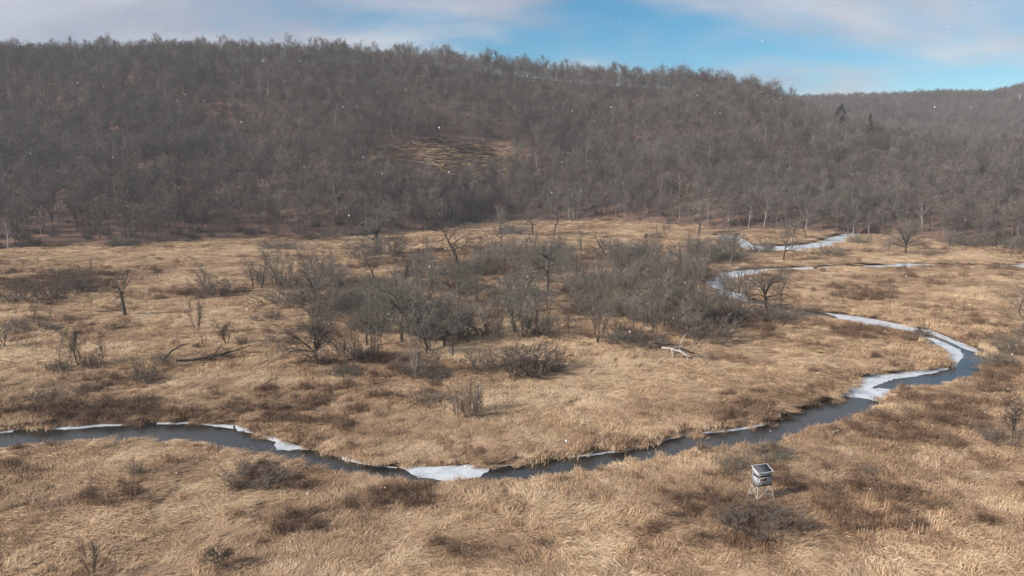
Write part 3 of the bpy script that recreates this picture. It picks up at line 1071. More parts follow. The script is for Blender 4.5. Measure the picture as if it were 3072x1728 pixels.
hero('hero_apple', 2, mpp_at(948, 1090), [(6, [(0, -4), (0, 14), (-1, 38)])],
     [(4, [(-2, 26), (-10, 20), (-26, 24), (-34, 12), (-58, 2)]), (4, [(-1, 38), (-20, 60), (-44, 86), (-70, 104), (-96, 108)]), (4, [(-1, 38), (-30, 70), (-50, 92), (-80, 90), (-104, 72), (-112, 52)]),
      (4, [(0, 40), (-4, 80), (-10, 104), (-34, 118), (-52, 132)]), (4, [(0, 40), (6, 84), (16, 118), (30, 150)]), (4, [(0, 40), (20, 84), (40, 92), (66, 88), (78, 72)]), (3, [(0, 40), (24, 66), (46, 70), (62, 58), (66, 40)]),
      (3, [(0, 40), (-40, 50), (-70, 46), (-92, 26)]), (4, [(0, 40), (0, 90), (-2, 130), (4, 160)]), (3, [(0, 40), (30, 96), (56, 112), (84, 108)]), (3, [(0, 38), (-26, 46), (-60, 58), (-84, 50)])],
     M_DARK, M_TWIG, [(9, .15, 1, .6, .40, 4, .14, -.01, 3), (8, .1, 1, .6, .5, 3, .15, .02, 3), (7, .1, 1, .5, .5, 2, .15, .0, 2)], .034)
hero('hero_snag', 3, mpp_at(376, 946), [(9, [(0, -4), (-2, 30), (-4, 60), (-9, 86)])],
     [(4, [(-4, 62), (4, 86), (16, 104), (26, 122), (36, 138)]), (3, [(6, 88), (-2, 108), (4, 124)]), (2.5, [(-3, 56), (14, 62), (32, 54), (48, 50)]), (2.5, [(-4, 60), (-24, 54), (-40, 42)]), (2, [(-2, 40), (-14, 36), (-18, 20)]), (2, [(2, 66), (20, 76), (36, 74)])],
     M_BARK, M_DARK, [(6, .3, 1, .6, .28, 3, .25, .05, 3), (4, .1, 1, .65, .5, 2, .25, .04, 2)], .03, depth=.3)
hero('hero_lean', 4, mpp_at(2296, 935), [(6, [(6, -4), (0, 26), (-6, 52)])],
     [(4, [(-4, 50), (-14, 72), (-30, 80), (-52, 96), (-66, 112)]), (4, [(-4, 50), (6, 74), (20, 88), (42, 92), (60, 80)]), (4, [(-6, 50), (-10, 84), (-22, 104), (-24, 122)]), (4, [(-2, 40), (24, 52), (50, 56), (74, 44), (92, 22)]),
      (3, [(-2, 44), (-30, 54), (-52, 46), (-70, 52)]), (4, [(-3, 50), (10, 84), (26, 108), (40, 118)]), (3, [(0, 36), (40, 40), (64, 28), (76, 6)])],
     M_BARK, M_BARK, [(7, .15, 1, .65, .36, 4, .28, .04, 3), (5, .1, 1, .65, .5, 3, .25, .04, 3), (4, .1, 1, .6, .5, 2, .2, .03, 2)], .032)
hero('hero_mid', 5, mpp_at(1642, 880), [(7, [(0, -4), (0, 40), (0, 80), (2, 110)])],
     [(4, [(0, 50), (-14, 62), (-30, 66), (-56, 60), (-72, 52)]), (4, [(0, 62), (-14, 80), (-34, 84), (-70, 76)]), (4, [(0, 56), (20, 66), (40, 84), (50, 100)]), (4, [(0, 96), (-10, 120), (-14, 150)]), (4, [(0, 100), (10, 130), (16, 164)]),
      (3, [(0, 84), (-30, 104), (-56, 112), (-78, 110)]), (3, [(0, 84), (30, 96), (56, 100), (76, 92)]), (3, [(0, 104), (-30, 130), (-50, 146)]), (3, [(0, 100), (34, 124), (54, 140)]), (3, [(0, 30), (20, 40), (40, 38)])],
     M_BARK, M_LICHEN, LV_H, .034)
hero('hero_round', 6, mpp_at(2716, 764), [(5, [(0, -4), (0, 14), (1, 30)])],
     [(3, [(0, 28), (-20, 44), (-40, 58), (-58, 62)]), (3, [(0, 30), (-16, 56), (-34, 78), (-44, 86)]), (3, [(0, 30), (0, 60), (2, 84), (6, 98)]), (3, [(0, 30), (16, 54), (30, 76), (44, 88)]), (3, [(0, 28), (24, 40), (46, 50), (64, 48)]), (3, [(0, 22), (24, 30), (50, 32), (66, 22)]),
      (3, [(0, 22), (-26, 30), (-50, 34), (-66, 26)]), (3, [(0, 30), (-8, 60), (-16, 90)]), (3, [(0, 30), (10, 62), (22, 92)])],
     M_BARK, M_TWIG, LV_H, .04)
PROTO_USED = {}
mrng = np.random.default_rng(99)


def place(kind, name, cat, label, x, y, sxy, sz, rz=None, group=None, tilt=0.0, variant=None, dz=0.0):
    vs_ = PROTO[kind]
    k = (PROTO_USED.get(kind, 0)) % len(vs_) if variant is None else variant
    PROTO_USED[kind] = PROTO_USED.get(kind, 0) + 1
    parts, h, w = vs_[k]
    e = bpy.data.objects.new(name, None)
    COL.objects.link(e)
    e.empty_display_size = 0.1
    z = float(land(np.array([x]), np.array([y]))[0]) + dz
    e.location = (x, y, z)
    e.rotation_euler = (tilt, 0, mrng.uniform(0, 6.28) if rz is None else rz)
    e.scale = (sxy, sxy, sz)
    e['label'], e['category'] = label, cat
    if group:
        e['group'] = group
    for pn, me in parts:
        o = bpy.data.objects.new(pn, me)
        COL.objects.link(o)
        o.parent = e
    return e


def put(kind, name, cat, label, px, py, hp, wp=None, group=None, rz=None, tilt=0.0, variant=None):
    q = P(px, py, 0.0)
    q = P(px, py, float(rise(q[1])))
    x, y = q[0], q[1]
    m = (y * cT + H * sT) / FPX
    k = variant if variant is not None else (PROTO_USED.get(kind, 0)) % len(PROTO[kind])
    parts, h, w = PROTO[kind][k]
    if h is None:
        return place(kind, name, cat, label, x, y, 1, 1, 0.0, group, 0.0, k)
    sz = hp * m / cT / h
    sxy = sz if wp is None else 0.5 * (wp * m / w) * 1.0 + 0.5 * (wp * m / w)
    return place(kind, name, cat, label, x, y, sxy, sz, rz, group, tilt, k)


T, S, SH = ('bare_tree', 'tree'), ('sapling', 'sapling'), ('shrub', 'shrub')
GT, GS, GH = 'bare trees standing in the marsh', 'slender saplings standing in the marsh', 'leafless shrubs standing in the marsh'


def tr(kind, px, py, hp, wp, label):
    put(kind, *T, label, px, py, hp, wp, GT)


def sp(px, py, hp, label, kind='sapling', wp=None):
    put(kind, *S, label, px, py, hp, wp, GS)


def sh(px, py, wp, hp, label, kind='shrub'):
    put(kind, *SH, label, px, py, hp, wp, GH)


# --- trees that stand out
tr('hero_oak', 1205, 1029, 0, None, 'large grey oak with crooked pale limbs in the middle of the thicket')
tr('hero_apple', 948, 1090, 0, None, 'low spreading tree with dark arching limbs at the front of the thicket')
tr('hero_snag', 376, 946, 0, None, 'half dead tree with broken trunk and one raised limb, alone in the grass')
tr('hero_lean', 2296, 935, 0, None, 'gnarled tree with twisted bare limbs beside the round icy pool')
tr('hero_mid', 1642, 880, 0, None, 'tall upright oak with tiered limbs at the back of the thicket')
tr('hero_round', 2716, 764, 0, None, 'round headed oak alone between old channel and far stream reach')
tr('ivy', 1129, 762, 150, 125, 'tall shaggy tree wrapped in dark growth on the far meadow')
tr('gnarl', 1368, 795, 140, 150, 'dark crooked tree beyond the middle oak, before the forest')
tr('oak', 1503, 757, 135, 110, 'bushy grey tree at the back, against the forest edge')
tr('tall', 1662, 703, 95, 90, 'tall grey tree touching the forest edge behind the thicket')
tr('tall', 1600, 706, 80, 90, 'pale grey tree touching the forest edge, next to a taller one')
tr('gnarl', 1815, 778, 80, 85, 'black gnarled dead looking tree near the small far blind')
tr('gnarl', 1213, 866, 100, 110, 'dark lichen covered tree just behind the large middle oak')
tr('tall', 2097, 702, 110, 105, 'tall pale tree with vertical twigs beside the old channel')
tr('tall', 2419, 717, 85, 90, 'grey tree with upright limbs beyond the old channel ice')
tr('multi', 2380, 712, 60, 60, 'low many stemmed tree beyond the old channel ice')
tr('oak', 2351, 781, 92, 72, 'bare tree between the two arms of the old channel')
tr('multi', 2662, 768, 58, 46, 'small leaning tree next to the round headed oak')
tr('oak', 2847, 740, 50, 60, 'small dark tree at the forest edge, right of the round oak')
tr('tall', 2343, 930, 138, 50, 'straight trunked tree standing behind the gnarled tree by the pool')
tr('oak', 2240, 905, 85, 75, 'small tree with upright limbs at the near end of the pool')
tr('tall', 2176, 915, 100, 40, 'slender dark tree in front of the icy pool')
tr('gnarl', 2003, 812, 92, 40, 'forked bare tree in the gap left of the pool')
tr('pale', 2033, 840, 64, 40, 'bleached dead tree with pale branches left of the pool')
tr('oak', 2093, 790, 75, 80, 'low crowned tree on the bank behind the pool')
tr('gnarl', 1878, 908, 92, 60, 'dark trunked tree on the pool side of the thicket')
tr('oak', 1018, 862, 75, 150, 'wide tree with low slanting limbs on the far left of the thicket')
tr('gnarl', 1121, 836, 78, 66, 'twin stemmed small tree below the shaggy tree')
tr('oak', 1527, 885, 72, 70, 'fan shaped small tree near the tall tiered oak')
tr('multi', 1479, 995, 96, 56, 'pale stemmed tree in front of the tall tiered oak')
tr('pale', 1455, 992, 92, 40, 'tree with whitish stems beside the pale stemmed one')
tr('tall', 1292, 1052, 140, 70, 'dark trunked tree right beside the large middle oak')
tr('multi', 1795, 1028, 138, 82, 'grey tree with forked trunk at the near right of the thicket')
tr('tall', 1902, 1008, 116, 56, 'straight slim tree above the fallen tree')
tr('pale', 1245, 1133, 150, 30, 'crooked thin whitish tree in front of the large oak')
tr('dark_slim', 682, 1035, 78, 56, 'small dark tree with two curved stems in open grass')
tr('dark_slim', 592, 1004, 118, 46, 'slim forked tree standing in open grass left of the thicket')
tr('sapling', 837, 808, 74, 26, 'lone slim tree in the far meadow')
tr('dark_slim', 3045, 1322, 140, 90, 'bare tree at the right edge on the near bank')
tr('oak', 3062, 1000, 150, 150, 'dark tree leaning in from the right edge beyond the stream bend')
tr('dark_small', 652, 1697, 78, 76, 'small round crowned bare tree in the foreground grass')
tr('dark_slim', 278, 1745, 136, 56, 'slender forked bare sapling at the bottom edge')
tr('dark_slim', 240, 1098, 132, 60, 'tallest many stemmed tree of the group on the left meadow')
tr('gnarl', 101, 972, 58, 46, 'small dead tree with crossed branches near the left edge')
tr('multi', 16, 1040, 90, 60, 'bare tree cut by the left edge of the view')
tr('sapling', 52, 908, 86, 26, 'slim tree standing in the dark shrubs at the left edge')
tr('sapling', 616, 880, 88, 34, 'pale slim tree growing out of the dense round shrub')
# --- saplings
sp(185, 1110, 104, 'thin single stem left of the many stemmed tree')
sp(314, 1102, 122, 'thin straight sapling right of the many stemmed tree')
sp(214, 1106, 70, 'short thin sapling between two shrubs on the left meadow')
sp(50, 960, 40, 'tiny dead stem at the left edge, behind a shrub')
sp(270, 834, 62, 'thin stem in the brown patch behind the left shrubs')
sp(795, 745, 34, 'short stem beside the low grey shrub in the far meadow')
sp(834, 1076, 60, 'thin leaning sapling left of the low spreading tree')
sp(1062, 1102, 170, 'tall thin pale tree right of the low spreading tree')
sp(1034, 1080, 84, 'short sapling between the spreading tree and the thin pale tree')
sp(1125, 1024, 92, 'sapling left of the large oak trunk')
sp(1348, 958, 66, 'broken topped sapling right of the large oak')
sp(1388, 982, 86, 'slim sapling in the gap right of the large oak')
sp(1427, 922, 90, 'slim sapling in the bright gap behind the thicket')
sp(1439, 1038, 44, 'short bleached pole standing in reddish grass', 'pale', 8)
sp(1491, 1032, 92, 'sapling above the dense dark brush heap', 'multi', 40)
sp(1610, 1016, 92, 'leftmost of a row of straight saplings right of the brush heap')
sp(1634, 1019, 86, 'second straight sapling in the row right of the brush heap')
sp(1656, 1020, 96, 'third straight sapling in the row right of the brush heap', 'multi', 44)
sp(1676, 1023, 92, 'fourth straight sapling in the row right of the brush heap')
sp(1706, 1000, 74, 'rearmost sapling of the row right of the brush heap')
sp(1729, 1012, 60, 'rightmost low sapling of the row right of the brush heap')
sp(1846, 1008, 90, 'sapling between the forked tree and the straight slim tree')
sp(1966, 993, 84, 'sapling rising behind the fallen tree', 'multi', 44)
sp(1998, 997, 92, 'thin sapling behind the far end of the fallen tree')
sp(1779, 898, 72, 'pair stemmed sapling in the bright gap right of the tiered oak', 'multi', 46)
sp(1723, 908, 54, 'low sapling in the bright gap right of the tiered oak')
sp(2614, 729, 32, 'short dark stem near the ice of the old channel')
sp(2887, 953, 58, 'lone thin sapling in the meadow above the stream bend')
sp(2770, 988, 44, 'tiny sapling on the outer bank above the stream bend')
sp(1966, 712, 40, 'thin tree right of the small far blind')
sp(1998, 710, 46, 'thin tree second to the right of the small far blind', 'multi', 34)
sp(153, 968, 50, 'straight branchless snag near the left edge', 'pale', 8)
sp(1118, 1010, 70, 'thin sapling between spreading tree and large oak')
# --- shrubs
sh(652, 888, 132, 66, 'dense dark round shrub standing alone in the left meadow', 'bush')
sh(843, 745, 130, 26, 'low grey shrub beside a thin stem in the far meadow', 'bush')
sh(727, 1031, 34, 26, 'tiny shrub right of the small two stemmed dark tree')
sh(433, 1150, 88, 76, 'rounded grey shrub below the fallen logs', 'bush')
sh(489, 1100, 44, 44, 'dark upright shrub at the end of the fallen log')
sh(274, 1104, 62, 54, 'fan shaped shrub at the foot of the many stemmed tree')
sh(175, 1112, 70, 44, 'low shrub left of the many stemmed tree', 'bush')
sh(64, 995, 88, 44, 'dark shrub beside the snag near the left edge')
sh(135, 985, 42, 32, 'small dark shrub beside the branchless snag')
sh(162, 992, 34, 22, 'tiny tan shrub below the branchless snag')
sh(135, 905, 110, 72, 'big dark shrub in the brown patch on the left meadow')
sh(205, 882, 96, 58, 'dark shrub at the back of the brown patch on the left meadow')
sh(260, 874, 80, 40, 'grey shrub at the right end of the brown patch on the left')
sh(16, 910, 74, 44, 'dark shrub cut by the left edge in the brown patch')
sh(139, 1200, 124, 40, 'low brown shrub on the far bank near the left edge', 'bush')
sh(242, 1176, 40, 24, 'tiny shrub on the far bank near the left edge')
sh(1097, 785, 140, 76, 'dense dark shrub at the foot of the shaggy tree')
sh(1160, 764, 110, 60, 'dark shrub right of the foot of the shaggy tree', 'bush')
sh(1336, 828, 190, 58, 'wide grey shrub under the dark crooked tree', 'bush')
sh(1415, 820, 130, 36, 'low shrub right of the dark crooked tree', 'bush')
sh(1505, 764, 120, 56, 'dark shrub at the foot of the bushy grey tree', 'bush')
sh(867, 914, 200, 62, 'wide dark shrub at the left end of the thicket')
sh(978, 905, 210, 52, 'wide hazy shrub behind the low spreading tree')
sh(819, 958, 52, 34, 'small dark shrub left of the thicket, beside a smaller one')
sh(772, 965, 38, 22, 'smallest shrub at the left end of the thicket')
sh(1034, 1131, 84, 42, 'dark low shrub in front of the thin pale tree', 'bush')
sh(1082, 1072, 110, 54, 'greenish shrub between the pale tree and large oak', 'bush')
sh(1356, 1020, 140, 62, 'dense dark shrub right of the large oak', 'bush')
sh(1256, 1002, 110, 76, 'grey shrub at the foot of the large oak')
sh(1249, 1122, 124, 64, 'tangled shrub around the crooked whitish tree')
sh(1312, 1140, 76, 36, 'small brush with pale stems before the thicket', 'brush')
sh(1278, 1212, 120, 54, 'wide low shrub with fanning stems nearest the stream', 'bush')
sh(1400, 1250, 92, 128, 'tall narrow tangle around a broken stump nearest the stream')
sh(1455, 1112, 96, 70, 'dense upright shrub at the left of the brush heap')
put('brush', 'brush_heap', 'brush', 'great dark brush heap with arching pale branches before the thicket', 1590, 1116, 82, 190, None)
sh(1870, 802, 110, 60, 'greenish shrub under the black gnarled tree', 'bush')
sh(1930, 802, 118, 78, 'grey shrub right of the black gnarled tree')
sh(1966, 714, 50, 22, 'tiny dark shrub right of the small far blind', 'bush')
sh(2037, 828, 160, 80, 'dense dark shrub behind the bleached dead tree')
sh(2097, 842, 110, 84, 'reddish shrub at the left bank of the pool')
sh(2168, 763, 60, 34, 'shrub at the near end of the old channel ice')
sh(2196, 775, 90, 28, 'low dark shrub between old channel and pool', 'bush')
sh(2284, 758, 96, 46, 'leaning shrub between the two ice arms of the old channel')
sh(2494, 770, 96, 36, 'dark shrub in front of the old channel ice', 'bush')
sh(2572, 730, 60, 30, 'row of low shrub stems beside the old channel ice', 'bush')
sh(2276, 962, 170, 62, 'wide brown shrub under the gnarled tree by the pool')
sh(2176, 962, 120, 62, 'dark shrub in front of the slender tree by the pool')
sh(2355, 962, 120, 40, 'low dark shrub at the stream side of the gnarled tree', 'bush')
sh(2117, 970, 110, 70, 'grey brown shrub left of the pool trees')
sh(2017, 942, 140, 92, 'tall brown shrub in the middle of the right thicket')
sh(1938, 1040, 140, 58, 'dark shrub behind the fallen tree')
sh(1858, 1032, 120, 52, 'dark shrub left of the fallen tree', 'bush')
sh(2117, 1024, 150, 82, 'tall dark shrub right of the fallen tree')
sh(1823, 942, 150, 70, 'hazy shrub at the foot of the dark trunked tree')
sh(1739, 942, 140, 50, 'low hazy shrub behind the row of saplings', 'bush')
sh(1902, 954, 130, 62, 'dark shrub behind the straight slim tree')
sh(3000, 742, 170, 50, 'greenish shrub bank at the right forest edge', 'bush')
sh(2900, 738, 110, 36, 'low dark shrub at the right forest edge', 'bush')
sh(3040, 1062, 110, 70, 'brown shrub at the right edge by the stream bend')
sh(2985, 1090, 110, 40, 'low dark shrub on the outer bank of the stream bend', 'bush')
sh(2768, 990, 60, 22, 'small dark shrub on the bank above the stream bend', 'bush')
sh(2278, 1600, 195, 96, 'big grey shrub in front of the white box blind')
sh(2191, 1414, 104, 64, 'grey shrub on the near bank left of the white box blind')
sh(2300, 1372, 120, 40, 'brown shrub on the near bank above the white box blind', 'bush')
sh(2113, 1356, 50, 42, 'small upright grey shrub at the water, left of the blind')
sh(2611, 1420, 46, 34, 'tiny reddish shrub in the grass right of the blind')
sh(767, 1446, 160, 70, 'grey shrub on the near bank in the left foreground')
sh(405, 1430, 44, 50, 'small grey shrub in the left foreground')
sh(3000, 1330, 110, 60, 'dark shrub at the foot of the right edge tree')
sh(366, 737, 84, 28, 'dark fallen brush at the forest edge on the left', 'brush')
sh(962, 714, 150, 28, 'low grey shrub line at the forest edge', 'bush')
sh(1530, 700, 120, 34, 'grey shrub at the forest edge behind the bushy tree', 'bush')

# --- fill of the thicket: alike shrubs and saplings that nothing tells apart
FILL = [(1240, 970, 360, 140), (1240, 970, 360, 140), (1560, 960, 320, 120), (1560, 960, 320, 120), (1800, 930, 330, 150), (1400, 850, 500, 80), (900, 880, 300, 60), (1120, 930, 420, 90), (1420, 940, 420, 90), (1700, 880, 420, 110), (1560, 800, 420, 50), (2010, 880, 220, 120), (1950, 1000, 330, 50), (1240, 1060, 240, 60), (1880, 790, 180, 40), (2140, 780, 150, 40), (2250, 950, 220, 40)]
fr = np.random.default_rng(77)
nf = 0
HEROES = [(1205, 1029, 75), (948, 1090, 110), (1642, 880, 60), (2296, 935, 80), (1129, 762, 60), (1368, 795, 60)]
taken = []
tries = 0
while nf < 240 and tries < 9000:
    tries += 1
    cx_, cy_, a, b = FILL[fr.integers(0, len(FILL))]
    px_, py_ = cx_ + fr.uniform(-.5, .5) * a, cy_ + fr.uniform(-.5, .5) * b
    q = P(px_, py_, 0)
    if river_sd(np.array([q[0]]), np.array([q[1]]))[0] < 2:
        continue
    if any(abs(px_ - hx) < hw and hy - 25 < py_ < hy + 70 for hx, hy, hw in HEROES) or fbm(np.array([q[0] * .075]), np.array([q[1] * .045]), 83, 2)[0] < .36 or any((q[0] - a_) ** 2 + ((q[1] - b_) * .8) ** 2 < 3.4 ** 2 for a_, b_ in taken):
        continue
    taken.append((q[0], q[1]))
    f = (py_ - 540) / 400
    back = ' at the back of the thicket, beyond the large oak' if py_ < 885 else (' in the thicket left of the tiered oak' if px_ < 1560 else ' in the thicket between tiered oak and icy pool')
    gk = ' at the back of the thicket' if py_ < 885 else (' on the left of the thicket' if px_ < 1560 else ' on the right of the thicket')
    nf += 1
    u_ = fr.uniform()
    if u_ < 0.26:
        put(['shrub', 'bush', 'shrub'][nf % 3], *SH, 'hazy grey brown shrub packed' + back, px_, py_, fr.uniform(38, 78) * f, fr.uniform(60, 120) * f, 'filling shrubs' + gk)
    elif u_ < 0.80:
        put(['sapling', 'multi', 'multi'][nf % 3], *S, 'slender grey sapling packed' + back, px_, py_, fr.uniform(95, 165) * f, fr.uniform(40, 74) * f, 'filling saplings' + gk)
    else:
        put('oak', *T, 'low crowned bare tree packed' + back, px_, py_, fr.uniform(85, 125) * f, fr.uniform(80, 130) * f, 'filling low trees' + gk)


# ------------------------------------------------------------------ fallen wood
def wood_obj(name, label, cat, px, py, parts, group=None):
    """parts: (part name, material, [(radius_m, [(dx px, up px, depth m), ...])...])"""
    q = P(px, py, 0)
    x, y = q[0], q[1]
    m = (y * cT + H * sT) / FPX
    z = float(land(np.array([x]), np.array([y]))[0])
    e = obj(name, None, loc=(x, y, z), label=label, cat=cat, group=group)
    r = np.random.default_rng(int(px))
    for pn, mat, lines in parts:
        g, tw = Geo(), []
        for rad, pl in lines:
            pl = np.array(pl, float) * np.array([m, m, 1.0])
            pl = pl[:, [0, 2, 1]]
            seg = np.concatenate([[0], np.cumsum(np.linalg.norm(np.diff(pl, axis=0), axis=1))])
            t = np.linspace(0, seg[-1], 9)
            pts = np.stack([np.interp(t, seg, pl[:, k]) for k in range(3)], 1) + r.normal(0, 0.02 * seg[-1] / 3, (9, 3)) * np.linspace(0, 1, 9)[:, None]
            g.tubes(pts[None], np.array([rad]), 6, tip=0.3)
            tw.append((pts, rad, seg[-1]))
        if pn != 'trunk':
            Pn, Rn, Ln = np.array([a[0] for a in tw]), np.array([a[1] for a in tw]), np.array([a[2] for a in tw])
            crown_from(r, g, g, Pn, Rn, Ln, [(5, .3, 1, .6, .3, 3, .25, .02, 3), (4, .2, 1, .6, .5, 2, .2, .02, 2)], .025)
        o = obj(pn, g.mesh(pn, [mat]), parent=e)
    return e


wood_obj('fallen_log', 'dark fallen trunk with forked branches lying in the left meadow', 'log', 529, 1090,
         [('trunk', M_DARK, [(.28, [(0, 4, 0), (60, 6, .5), (120, 14, 2), (180, 28, 4)])]),
          ('branch', M_DARK, [(.12, [(100, 12, 1.5), (118, 34, 2), (126, 52, 2.2)]), (.12, [(120, 12, 2), (160, 24, 3), (206, 34, 5), (220, 26, 5)]), (.1, [(90, 10, 1), (140, 26, 0), (170, 44, 1)])])])
wood_obj('fallen_log', 'dark uprooted log with raised tip beside the upright shrub', 'log', 489, 1085,
         [('trunk', M_DARK, [(.24, [(0, 6, 0), (18, 30, 1), (40, 44, 2), (62, 48, 3)])]), ('branch', M_DARK, [(.1, [(30, 38, 1), (52, 40, 0), (80, 44, 0)]), (.08, [(10, 22, 0), (-20, 30, 1), (-44, 26, 2)])])])
wood_obj('fallen_tree', 'fallen dark tree with bleached white limbs right of the thicket', 'fallen tree', 1985, 1062,
         [('trunk', M_DARK, [(.36, [(-12, 24, 3), (30, 22, 2), (70, 14, 0), (120, -4, -3)])]),
          ('limb', M_PALE, [(.20, [(0, 18, 0), (20, 20, -1), (44, 16, -2), (72, 6, -4)]), (.14, [(26, 20, -1), (22, 6, -3), (18, -2, -4)]), (.13, [(48, 16, -1), (60, 8, -4), (60, -2, -5)]), (.11, [(60, 28, 1), (66, 44, 1), (74, 56, 1)])]),
          ('branch', M_SHRUB, [(.1, [(80, 10, -1), (110, 16, -2), (140, 2, -4)]), (.1, [(90, 6, -2), (124, 0, -3), (144, -16, -6)]), (.1, [(70, 14, -1), (104, 36, 0), (130, 40, 0)]), (.08, [(96, 4, -2), (112, -12, -5), (124, -24, -8)])])])
wood_obj('tree_stump', 'pale broken stump leaning beside the tangle nearest the stream', 'stump', 1437, 1215,
         [('trunk', M_PALE, [(.14, [(0, 0, 0), (3, 40, 0), (4, 62, 0), (-3, 74, 0)])])])
wood_obj('tree_stump', 'short broken stump between two small trees in the left meadow', 'stump', 608, 1027,
         [('trunk', M_BARK, [(.16, [(0, -2, 0), (-2, 12, 0), (-3, 26, 0)])]), ('branch', M_BARK, [(.07, [(0, 6, 0), (10, 10, 0), (14, 16, 0)])])])
wood_obj('fallen_branch', 'arching pale branch lying over the great brush heap', 'branch', 1575, 1105,
         [('limb', M_PALE, [(.07, [(-22, 50, 0), (20, 36, -1), (50, 16, -2), (66, 2, -3)]), (.06, [(-4, 36, 0), (40, 44, 0), (70, 58, 1)]), (.06, [(10, 14, -2), (36, 2, -3), (52, -6, -4)])])])
wood_obj('fallen_log', 'white bleached log slanting on the left forest edge', 'log', 330, 690,
         [('trunk', M_PALE, [(.16, [(-20, 30, 0), (10, 14, 0), (40, 0, 0)])])])


# ------------------------------------------------------------------ box blinds
def boxes(name, items, mat, parent, bevel=0.0):
    v, q = [], []
    for (x0, x1, y0, y1, z0, z1) in items:
        k = len(v)
        v += [(x0, y0, z0), (x1, y0, z0), (x1, y1, z0), (x0, y1, z0), (x0, y0, z1), (x1, y0, z1), (x1, y1, z1), (x0, y1, z1)]
        q += [(k, k + 3, k + 2, k + 1), (k + 4, k + 5, k + 6, k + 7), (k, k + 1, k + 5, k + 4), (k + 1, k + 2, k + 6, k + 5), (k + 2, k + 3, k + 7, k + 6), (k + 3, k, k + 4, k + 7)]
    return obj(name, build_mesh(name, np.array(v, float), np.array(q), None, [mat]), parent=parent)


def bar(name, a, b, rad, mat, parent, sides=4):
    g = Geo()
    g.tubes(np.array([[a, (np.array(a) + np.array(b)) / 2, b]], float), np.array([rad]), sides, tip=1.0)
    return obj(name, g.mesh(name, [mat]), parent=parent)


def hexa(name, c, mat, parent):
    """eight corners: bottom four then top four, anticlockwise"""
    q = [(0, 3, 2, 1), (4, 5, 6, 7), (0, 1, 5, 4), (1, 2, 6, 5), (2, 3, 7, 6), (3, 0, 4, 7)]
    return obj(name, build_mesh(name, np.array(c, float), np.array(q), None, [mat]), parent=parent)


def camo_mat(name, base, streak):
    m, nt, b = new_mat(name)
    tcn = nd(nt, 'ShaderNodeTexCoord')
    mp = nd(nt, 'ShaderNodeMapping')
    mp.inputs['Scale'].default_value = (7.0, 7.0, 2.2)
    mp.inputs['Rotation'].default_value = (0.25, 0.3, 0.2)
    nt.links.new(tcn.outputs['Object'], mp.inputs[0])
    vo = nd(nt, 'ShaderNodeTexVoronoi', feature='DISTANCE_TO_EDGE')
    vo.inputs['Scale'].default_value = 0.75
    nt.links.new(mp.outputs[0], vo.inputs['Vector'])
    f = math_node(nt, 'ADD', vo.outputs['Distance'], math_node(nt, 'MULTIPLY', noise_node(nt, mp.outputs[0], 1.5, 3), 0.22))
    c = ramp_node(nt, f, [(0.13, streak), (0.19, base)])
    d = ramp_node(nt, noise_node(nt, tcn.outputs['Object'], 2.5, 4), [(0.35, (0.72, 0.72, 0.72)), (0.65, (1, 1, 1))])
    nt.links.new(mix_col(nt, 1.0, c, d, 'MULTIPLY'), b.inputs['Base Color'])
    b.inputs['Roughness'].default_value = 0.6
    return m


